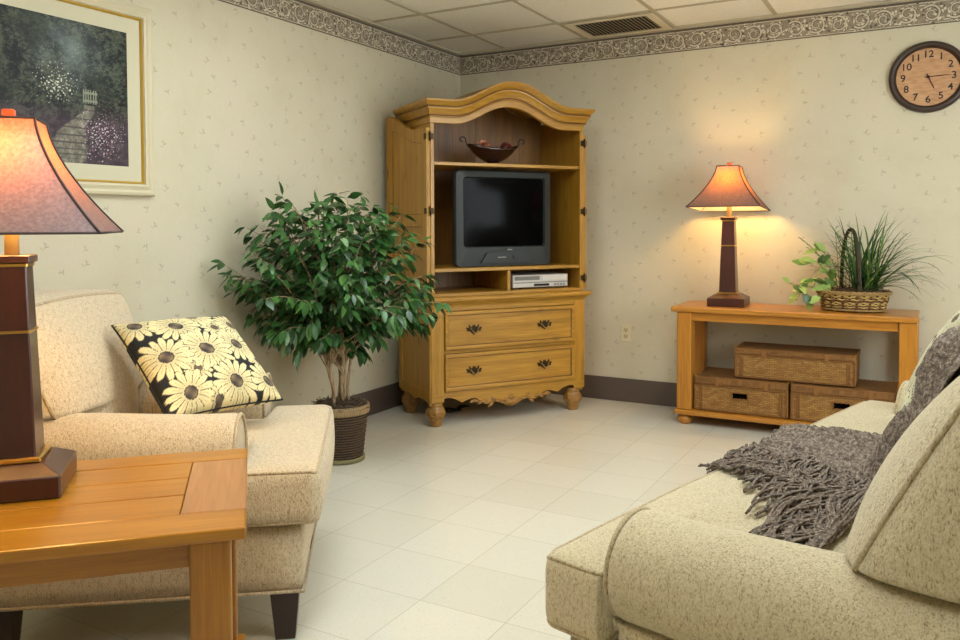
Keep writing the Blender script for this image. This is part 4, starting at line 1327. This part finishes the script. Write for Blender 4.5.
fl1 = [(.20, .24, .13, 13, .1), (-.18, -.20, .12, 14, .2), (.45, -.14, .13, 13, .2), (-.08, -.48, .14, 14, .1), (-.40, .40, .17, 14, .2), (.42, .30, .17, 15, .5), (.10, .46, .19, 15, 0), (-.13, .30, .20, 16, .3), (.30, .02, .19, 16, .7), (-.02, -.02, .23, 18, .1),
       (-.36, -.02, .20, 16, .4), (-.30, -.38, .19, 15, .9), (.10, -.36, .20, 16, .2), (.42, -.36, .17, 14, .6)]
# in chair-local axes: a = along the bottom edge, c = up the pillow
def place(a, c, centre, world):
    a = Vector(a).normalized(); c = Vector(c); c = (c-a*c.dot(a)).normalized(); n = a.cross(c)
    R = world.to_3x3()
    M = Matrix.Identity(4)
    for i, v in enumerate((R @ a, R @ c, R @ n)):
        for k in range(3): M[k][i] = v[k]
    M.translation = world @ Vector(centre)
    return M
CW = Matrix.Translation(CLOC) @ Matrix.Rotation(rad(127), 4, 'Z')
SWM = Matrix.Translation(SLOC) @ Matrix.Rotation(rad(256), 4, 'Z')
def world_bvh(objs):
    V, F_ = [], []
    for o in objs:
        b = len(V); V += [o.matrix_world @ v.co for v in o.data.vertices]; F_ += [tuple(b+i for i in p.vertices) for p in o.data.polygons]
    return BVHTree.FromPolygons(V, F_)
def family(root):
    out = []
    for c in root.children:
        if c.type == 'MESH': out.append(c)
        out += family(c)
    return out
def settle(o, root, step, most=90):
    bpy.context.view_layer.update(); B = world_bvh(family(root)); k = 0
    def hit(): return bool(B.overlap(world_bvh([o]+family(o))))
    def move(v): o.matrix_world = Matrix.Translation(v) @ o.matrix_world; bpy.context.view_layer.update()
    if hit():
        while k < most and hit(): move(step); k += 1
    else:
        while k > -most and not hit(): move(-step); k -= 1
        move(step)
    return k
p1 = pillow(place((.60, -.62, -.02), (.12, .42, .30), (.462, .455, .722), CW), fl1, 'black pillow printed with cream daisies on the armchair', .42, .08)
K1 = settle(p1, CHAIR, CW.to_3x3() @ Vector((.15, -.95, .25))*.004)
fl2 = [(-.38, .38, .22, 14, .2), (.05, .40, .24, 15, .5), (.42, .36, .22, 15, 0), (-.40, .0, .25, 16, .3), (.02, -.02, .28, 16, .7), (.42, -.05, .24, 18, .1), (-.36, -.40, .24, 16, .4), (.06, -.42, .24, 15, .9), (.44, -.42, .22, 16, .2)]
p2 = pillow(place((1., .0, .0), (0, .42, .85), (SW-1.53, .43, .79), SWM), fl2, 'cream and black floral pillow on the sofa beside the knitted throw', .48, .085, (58, 54, 46), (214, 206, 170), 2, False, .15, (196, 188, 150))
K2 = settle(p2, SOFA, SWM.to_3x3() @ Vector((0, -.05, .998))*.004, 14)
print('settle', K1, K2)

# ------------------------------------------------------------------ end table (near left)
TL = 1.0; TWd = .585
ET = tag(empty('end_table', (1.887, -4.019, 0), rad(45)), 'honey pine plank end table in the left foreground', 'end table')
# local: x from -TL (left, unseen) to 0 (right end), y from 0 (front) to TWd (back)
mb = MB(); z0, z1 = TZ-.025, TZ
bd = .112; eb = .13
mb.box(-TL, 0, 0, bd, z0, z1, .004); mb.box(-TL, 0, TWd-.095, TWd, z0, z1, .004)
n = 3; pw = (TWd-bd-.095)/n
for k in range(n):
    mb.box(-TL+eb+.001, -eb-.001, bd+pw*k+.0013, bd+pw*(k+1)-.0013, z0, z1-.0006, .003)
top_ = mb.build('tabletop', TAB_X, ET)
for x0 in (-eb, -TL):
    mb = MB(); mb.box(x0, x0+eb, bd+.0013, TWd-.0963, z0, z1-.0004, .003); mb.build('end_board', TAB_Y, top_)
mb = MB(); mb.box(-TL+.03, -.03, .03, TWd-.03, z0-.006, z0-.0004); mb.build('underframe', TAB_X, top_)
lg = .078
for lx in (-TL+.03, -.03-lg):
    for ly in (.028, TWd-.028-lg):
        mb = MB(); mb.box(lx, lx+lg, ly, ly+lg, .0008, z0-.0064, .005, seg=3); mb.build('leg', TAB_Z, ET)
mb = MB()
mb.box(-TL+.03+lg, -.03-lg, .05, .072, z0-.062, z0-.0064, .002); mb.box(-TL+.03+lg, -.03-lg, TWd-.072, TWd-.05, z0-.062, z0-.0064, .002)
mb.box(-.072, -.05, .028+lg, TWd-.028-lg, z0-.062, z0-.0064, .002); mb.box(-TL+.05, -TL+.072, .028+lg, TWd-.028-lg, z0-.062, z0-.0064, .002)
mb.build('apron', TAB_X, ET)
mb = MB()
for k in range(4):
    w = (TWd-.10)/4; mb.box(-TL+.045, -.012, .05+w*k+.0008, .05+w*(k+1)-.0008, .105, .128, .003)
mb.build('shelf', TAB_X, ET)

# ------------------------------------------------------------------ clock
CK = tag(empty('wall_clock', (3.013, 0, 1.992)), 'round dark framed wall clock with tan face on back wall', 'clock')
def yl(prof, mb, n=64, mat=0, close=True):
    rows = [[(r*cos(a), y, r*sin(a)) for a in [2*PI*k/n for k in range(n)]] for r, y in prof]
    return mb.grid(rows, mat, True, closed_v=True)
mb = MB(); yl([(.196, -.001), (.197, -.012), (.193, -.026), (.184, -.033), (.174, -.034), (.168, -.030), (.166, -.024), (.160, -.020), (.158, -.014)], mb)
mb.build('rim', plain('clock_rim', (54, 38, 30), .35), CK)
CF = Mat('clock_face', .6); _n = CF.noise(CF.coord((2, 1, 9)), 9, 3); CF.base(CF.ramp(_n, [(.3, (172, 126, 86)), (.5, (188, 142, 100)), (.7, (198, 154, 112))]))
mb = MB(); vs = yl([(.160, -.012), (.10, -.012), (.02, -.012)], mb); mb.cap(vs[-1]); face = mb.build('face', CF.m, CK)
NUM = plain('numeral_black', (30, 22, 18), .6)
def text_mesh(body, size, extrude=.0006, bold=.0007):
    cu = bpy.data.curves.new('numeral', 'FONT'); cu.body = body; cu.size = size; cu.align_x = 'CENTER'; cu.align_y = 'CENTER'; cu.extrude = extrude; cu.offset = bold
    o = bpy.data.objects.new('numeral', cu); COL.objects.link(o)
    dg = bpy.context.evaluated_depsgraph_get(); me = bpy.data.meshes.new_from_object(o.evaluated_get(dg))
    bpy.data.objects.remove(o); bpy.data.curves.remove(cu)
    return me
for k in range(1, 13):
    a = rad(90-30*k); me = text_mesh(str(k), .054); me.materials.clear(); me.materials.append(NUM)
    o = bpy.data.objects.new('numeral', me); COL.objects.link(o); o.parent = face
    o.location = (.124*cos(a), -.0128, .124*sin(a)); o.rotation_euler = (PI/2, 0, 0)
for nm, a, L, w in (('minute_hand', 88.5-90+3, .115, .0028), ('hour_hand', -66, .080, .0038)):
    ar = rad(a if nm == 'hour_hand' else 2.0); mb = MB()
    c, s = cos(ar), sin(ar)
    pts = [(-.018, -w), (L*.8, -w*.8), (L, 0), (L*.8, w*.8), (-.018, w)]
    mb.prism(pts, lambda a_, b_, d: (a_*c-b_*s, d, a_*s+b_*c), -.0175 if nm == 'hour_hand' else -.0195, -.0165 if nm == 'hour_hand' else -.0185)
    mb.build(nm, plain('clock_hand', (96, 40, 24), .5) if nm == 'minute_hand' else bpy.data.materials['clock_hand'], CK)
mb = MB(); rows = [[(r*cos(a), y, r*sin(a)) for a in [2*PI*k/16 for k in range(16)]] for r, y in ((.007, -.012), (.007, -.021), (.003, -.0225))]
vs = mb.grid(rows, 0, True, closed_v=True); mb.cap(vs[-1]); mb.build('hub', NUM, CK)

# ------------------------------------------------------------------ outlet
OT = tag(empty('power_outlet', (1.272, 0, .46)), 'cream electrical outlet on wall between the armoire and console', 'outlet')
mb = MB(); mb.box(-.035, .035, -.006, -.0005, -.058, .058, .003, seg=3); mb.build('cover_plate', plain('outlet_plate', (216, 204, 170), .4), OT)
for s in (-1, 1):
    mb = MB(); mb.box(-.016, .016, -.0078, -.006, s*.021-.014, s*.021+.014, .004 if False else .0008); rc = mb.build('receptacle', plain('outlet_face', (198, 184, 148), .4) if s < 0 else bpy.data.materials['outlet_face'], OT)
    mb = MB()
    mb.box(-.008, -.005, -.0083, -.0077, s*.021-.002, s*.021+.008); mb.box(.005, .008, -.0083, -.0077, s*.021-.002, s*.021+.007); mb.box(-.003, .003, -.0083, -.0077, s*.021-.010, s*.021-.005)
    mb.build('slots', DARK, rc)
mb = MB(); mb.box(-.003, .003, -.0075, -.006, -.003, .003, .0006); mb.build('screw', plain('screw', (160, 150, 120), .4), OT)

# ------------------------------------------------------------------ framed picture on left wall
PY0, PY1, PZ0, PZ1 = -3.86, -2.712, 1.318, 2.140     # outer size
PC = tag(empty('framed_picture', (0, (PY0+PY1)/2, (PZ0+PZ1)/2)), 'large cream framed garden path picture on the left wall', 'picture')
hw_, hh_ = (PY1-PY0)/2, (PZ1-PZ0)/2
def frame_ring(prof, name, mat, parent):
    mb = MB(); rows = [[(d, s[0]*(hw_-i), s[1]*(hh_-i)) for s in ((-1, -1), (1, -1), (1, 1), (-1, 1))] for i, d in prof]
    mb.grid(rows, 0, False, closed_v=True); return mb.build(name, mat, parent)
frame_ring([(0, .001), (0, .022), (.004, .027), (.014, .029), (.024, .024), (.030, .026), (.040, .030), (.048, .027), (.051, .020), (.051, .010)], 'frame', plain('frame_cream', (204, 193, 162), .4), PC)
frame_ring([(.0505, .012), (.0515, .021), (.056, .022), (.0605, .016), (.0605, .010)], 'gilt_liner', plain('gilt', (196, 158, 66), .35, Metallic=.4), PC)
frame_ring([(.060, .0115), (.124, .0115), (.1245, .0105)], 'mat_board', plain('mat_board', (200, 194, 166), .8), PC)
# painted garden scene, coloured per point
def paint(u, v):
    """u 0..1 from left to right as seen, v 0..1 upward"""
    n = lambda s, o=0: mnoise.noise(Vector((u*s*1.3, v*s, o)))
    dk = (40, 42, 36); c = dk
    f = .5+.5*n(14, 1)+.3*n(40, 2)
    f = .46+.9*n(11, 1)+.9*n(34, 2)+.9*n(90, 21)
    c = tuple(lerp(a, b, clamp(f)) for a, b in zip((24, 27, 28), (74, 80, 64)))
    # misty light between the trees
    m = math.exp(-(((u-.70)/.16)**2+((v-.78)/.26)**2))*(.75+.5*n(9, 3))
    c = tuple(lerp(a, b, clamp(m*.75)) for a, b in zip(c, (128, 140, 138)))
    # tree masses
    t = sstep(.05, .4, n(5, 7)+.35*n(16, 8)+(.15 if u < .45 else -.1))
    c = tuple(lerp(a, b, t*.45) for a, b in zip(c, (42, 48, 42)))
    # shrubs with purple tint
    if v < .46:
        q = sstep(.46, .25, v); s = .5+.5*n(30, 4)
        c = tuple(lerp(a, b, q*.75) for a, b in zip(c, (lerp(54, 100, s), lerp(46, 78, s), lerp(56, 90, s))))
    # stone path winding up to a gate
    pc = .665+.12*sstep(.0, .44, v)+.014*sin(v*20); pw = lerp(.105, .025, sstep(0, .45, v))
    if v < .42:
        d = abs(u-pc)/pw
        if d < 1.1:
            k = sstep(1.1, .8, d+.15*n(40, 5)); yy = (v**.6)*16; j = (abs(yy-round(yy)) < .10) or (abs(((u-pc)/pw*3+.5*round(yy)) % 1-.5) < .05)
            st = (84, 80, 74) if j else (128+40*n(30, 6), 124+40*n(30, 6), 110+36*n(30, 6))
            c = tuple(lerp(a, b, k*.9) for a, b in zip(c, st))
    # pale gate
    if .765 < u < .84 and .43 < v < .53:
        bar = ((u-.765)/.075*6) % 1 < .5 or abs(v-.45) < .008 or abs(v-.505) < .008
        if bar: c = (128, 134, 116)
    # white blossom bush and flower specks
    b = math.exp(-(((u-.635)/.085)**2+((v-.54)/.12)**2))
    sp = mnoise.noise(Vector((u*120, v*84, 11)))
    if b > .16 and sp > .60-.46*b: c = (206, 204, 186) if n(70, 41) > -.1 else (140, 144, 120)
    b2 = math.exp(-(((u-.86)/.10)**2+((v-.22)/.17)**2)); sp2 = mnoise.noise(Vector((u*140, v*100, 15)))
    if b2 > .2 and sp2 > .56-.40*b2: c = (206, 196, 200) if n(60, 33) > 0 else (150, 104, 124)
    if .3 < v < .48 and u > .80 and sp2 > .42: c = (116, 84, 84)
    if v > .5 and sp2 > .40: c = tuple(x*1.25 for x in c)
    b3 = math.exp(-(((u-.33)/.2)**2+((v-.28)/.10)**2)); sp3 = mnoise.noise(Vector((u*130, v*96, 19)))
    if b3 > .3 and sp3 > .50: c = (120, 82, 92)
    b4 = math.exp(-(((u-.2)/.16)**2+((v-.62)/.14)**2))
    if sp3 > .45 and b4 > .3: c = (112, 58, 52)
    return tuple(clamp(x, 0, 255) for x in c)
bm = bmesh.new(); lay = bm.verts.layers.float_color.new('paint'); NU, NV = 340, 250
iw, ih = hw_-.124, hh_-.124
vs = [[None]*(NV+1) for _ in range(NU+1)]
for i in range(NU+1):
    for j in range(NV+1):
        u, v = i/NU, j/NV
        w = bm.verts.new((.011, lerp(-iw, iw, u), lerp(-ih, ih, v))); w[lay] = rgba(paint(u, v)); vs[i][j] = w
for i in range(NU):
    for j in range(NV): bm.faces.new((vs[i][j], vs[i+1][j], vs[i+1][j+1], vs[i][j+1]))
me = bpy.data.meshes.new('painting'); bm.to_mesh(me); bm.free()
o = bpy.data.objects.new('painting', me); COL.objects.link(o); o.parent = PC
pm = Mat('garden_painting', .5, Specular_IOR_Level=.2); at = pm.n('Attribute', attribute_name='paint'); pm.base(at.outputs['Color']); me.materials.append(pm.m)

# ------------------------------------------------------------------ knitted throw on the sofa
def throw():
    bpy.context.view_layer.update()
    vsx, fsx = [], []
    inv = SWM.inverted()
    for ch in family(SOFA)+[p2]+family(p2):
        if ch.name.startswith('leg'): continue
        b = len(vsx); vsx += [inv @ ch.matrix_world @ v.co for v in ch.data.vertices]; fsx += [tuple(b+i for i in p.vertices) for p in ch.data.polygons]
    bvh = BVHTree.FromPolygons(vsx, fsx)
    def height(x, y):
        r = bvh.ray_cast(Vector((x, y, 2.)), Vector((0, 0, -1)))
        return r[0].z if r[0] is not None else .45
    # sheet in (u, b): u distance from the near arm end, b depth; rows run from the sofa back to the seat front
    def left(s): return BZ(s, [(.55, 1.05), (.55, .90), (.58, .72), (.66, .54), (.78, .38), (.86, .20), (.93, .015)])
    def right(s): return BZ(s, [(.92, 1.05), (.94, .90), (1.0, .72), (1.13, .54), (1.22, .38), (1.24, .20), (1.25, .015)])
    def BZ(s, P):
        k = s*(len(P)-1); i = min(int(k), len(P)-2); t = k-i
        return Vector((SW-lerp(P[i][0], P[i+1][0], t), lerp(P[i][1], P[i+1][1], t)))
    NS, NT = 170, 90
    pts = []
    for i in range(NS+1):
        s = i/NS; row = []
        L, R = left(s), right(s)
        for j in range(NT+1):
            t = j/NT; p = L.lerp(R, t)
            p.x += .010*sin(s*11+t*5)*1.0; p.y += .008*sin(t*13+s*7)
            row.append(p)
        pts.append(row)
    Z = [[max(height(p.x+dx, p.y+dy) for dx in (-.014, 0, .014) for dy in (-.016, -.008, 0, .008, .016)) for p in row] for row in pts]
    Z0 = [r[:] for r in Z]
    for it in range(3):
        Z2 = [r[:] for r in Z]
        for i in range(NS+1):
            for j in range(NT+1):
                a = [Z[max(i-1, 0)][j], Z[min(i+1, NS)][j], Z[i][max(j-1, 0)], Z[i][min(j+1, NT)]]
                Z2[i][j] = max(Z0[i][j], sum(a)/4)
        Z = Z2
    rows_t = []; rows_b = []
    for i in range(NS+1):
        s = i/NS; rt_, rb_ = [], []
        for j in range(NT+1):
            t = j/NT; p = pts[i][j]; n1 = mnoise.noise(Vector((p.x*6, p.y*9, 3)))
            fold = .012*max(0, sin(t*17+s*6+n1*3))+.010*(.5+.5*n1)
            fold += .020*math.exp(-((t-.93)/.05)**2)
            knit = .0042*(sin(i*1.5+sin(j*.9)*1.2)*cos(j*1.45))+.006*mnoise.noise(Vector((p.x*95, p.y*95, 1)))
            z = Z[i][j]+.010+fold+(.19*math.exp(-((s-.535)/.10)**2)+.05*sstep(.6, .4, s))*sstep(0, .14, t)*sstep(1., .70, t)
            rt_.append((p.x, p.y, z+.007+knit)); rb_.append((p.x, p.y, z))
        rows_t.append(rt_); rows_b.append(rb_)
    TH_ = Mat('throw_yarn', .95)
    nz = TH_.noise(TH_.coord(), 95, 3, .7); n2 = TH_.noise(TH_.coord((1, 1, 1), (2, 0, 0)), 30, 2)
    cc = TH_.ramp(nz, [(.32, (66, 55, 46)), (.5, (122, 107, 94)), (.68, (180, 164, 146))])
    TH_.base(TH_.mix(TH_.math('MULTIPLY', n2, .4), cc, rgba((90, 78, 69)))); TH_.bump(nz, .9, .01)
    mb = MB()
    a = mb.grid(rows_t, 0, True); b = mb.grid(rows_b, 0, True, flip=True)
    def edge(l1, l2):
        for k in range(len(l1)-1):
            try:
                f = mb.bm.faces.new((l1[k], l2[k], l2[k+1], l1[k+1])); f.smooth = True
            except ValueError: pass
    edge(a[0], b[0]); edge(a[-1], b[-1]); edge([r[0] for r in a], [r[0] for r in b]); edge([r[-1] for r in a], [r[-1] for r in b])
    body = mb.build('knitted_throw', TH_.m)
    body.matrix_world = SWM
    tag(body, 'fringed grey brown knitted throw draped over sofa seat and back', 'throw blanket')
    # fringe: twisted yarns along the near long edge
    mb = MB(); rnd = random.Random(77)
    def yarn(p, d, L, r=.0042):
        q = Vector(p); d = Vector(d).normalized(); path = []; ph = rnd.uniform(0, 6)
        n = 16
        for k in range(n+1):
            t = k/n
            dd = d+Vector((-d.y, d.x, 0))*.55*sin(t*7+ph)
            q2 = q+dd*L/n if k else q
            q2.y = min(q2.y, .455+.01*sin(ph)); q2.x = min(q2.x, SW-.285+.012*cos(ph))
            z = max(height(q2.x+a_, q2.y+b_) for a_, b_ in ((0, 0), (.01, 0), (-.01, 0), (0, .012), (0, -.012)))+.009+.008*(.5+.5*sin(t*9+ph))+q3*max(0, 1-t*1.1)
            path.append(Vector((q2.x, q2.y, z))); q = Vector((q2.x, q2.y, 0))
        for st in (0, PI):
            mb.tube([c+Vector((cos(k*1.5+st), sin(k*1.5+st), sin(k*1.5+st)))*r*.7 for k, c in enumerate(path)], r*.8, 5)
    for k in range(190):       # long knotted fringe falling towards the near arm
        s = lerp(.36, 1., (k+rnd.random())/190); E_ = left(s); q3 = rnd.uniform(.006, .030)
        f = sstep(1., .5, s)
        yarn((E_.x-rnd.uniform(.0, .05), E_.y, 0), (1, rnd.uniform(-.35, .5), 0), lerp(.16, .50, f*rnd.uniform(.45, 1.)))
    for k in range(40):        # the loose twisted bundle reaching the seat front
        q3 = .018; a0 = rnd.uniform(0, .12)
        yarn((SW-.72-a0+rnd.uniform(-.02, .02), .16-a0*.6+rnd.uniform(-.03, .03), 0), (-.45, -1, 0) if k % 3 else (.4, 1, 0), rnd.uniform(.12, .2))
    for k in range(26):
        q3 = .004; t = rnd.random(); L_ = right(.45+.5*t)
        yarn((L_.x, L_.y, 0), (-1, rnd.uniform(-.4, .4), 0), rnd.uniform(.02, .045), .003)
    fr = mb.build('fringe', TH_.m, body); fr['kind'] = 'stuff'
throw()

# ------------------------------------------------------------------ render look
w = bpy.data.worlds.new('world'); scene.world = w; w.use_nodes = True
w.node_tree.nodes['Background'].inputs[0].default_value = rgba((255, 240, 215)); w.node_tree.nodes['Background'].inputs[1].default_value = .3
vs_ = scene.view_settings
scene.display_settings.display_device = 'sRGB'
vs_.view_transform = 'Standard'; vs_.look = 'None'; vs_.gamma = 1.0; vs_.use_curve_mapping = False; vs_.exposure = .42
scene.cycles.use_denoising = True
scene.cycles.max_bounces = 8; scene.cycles.diffuse_bounces = 5
scene.cycles.sample_clamp_indirect = 6.
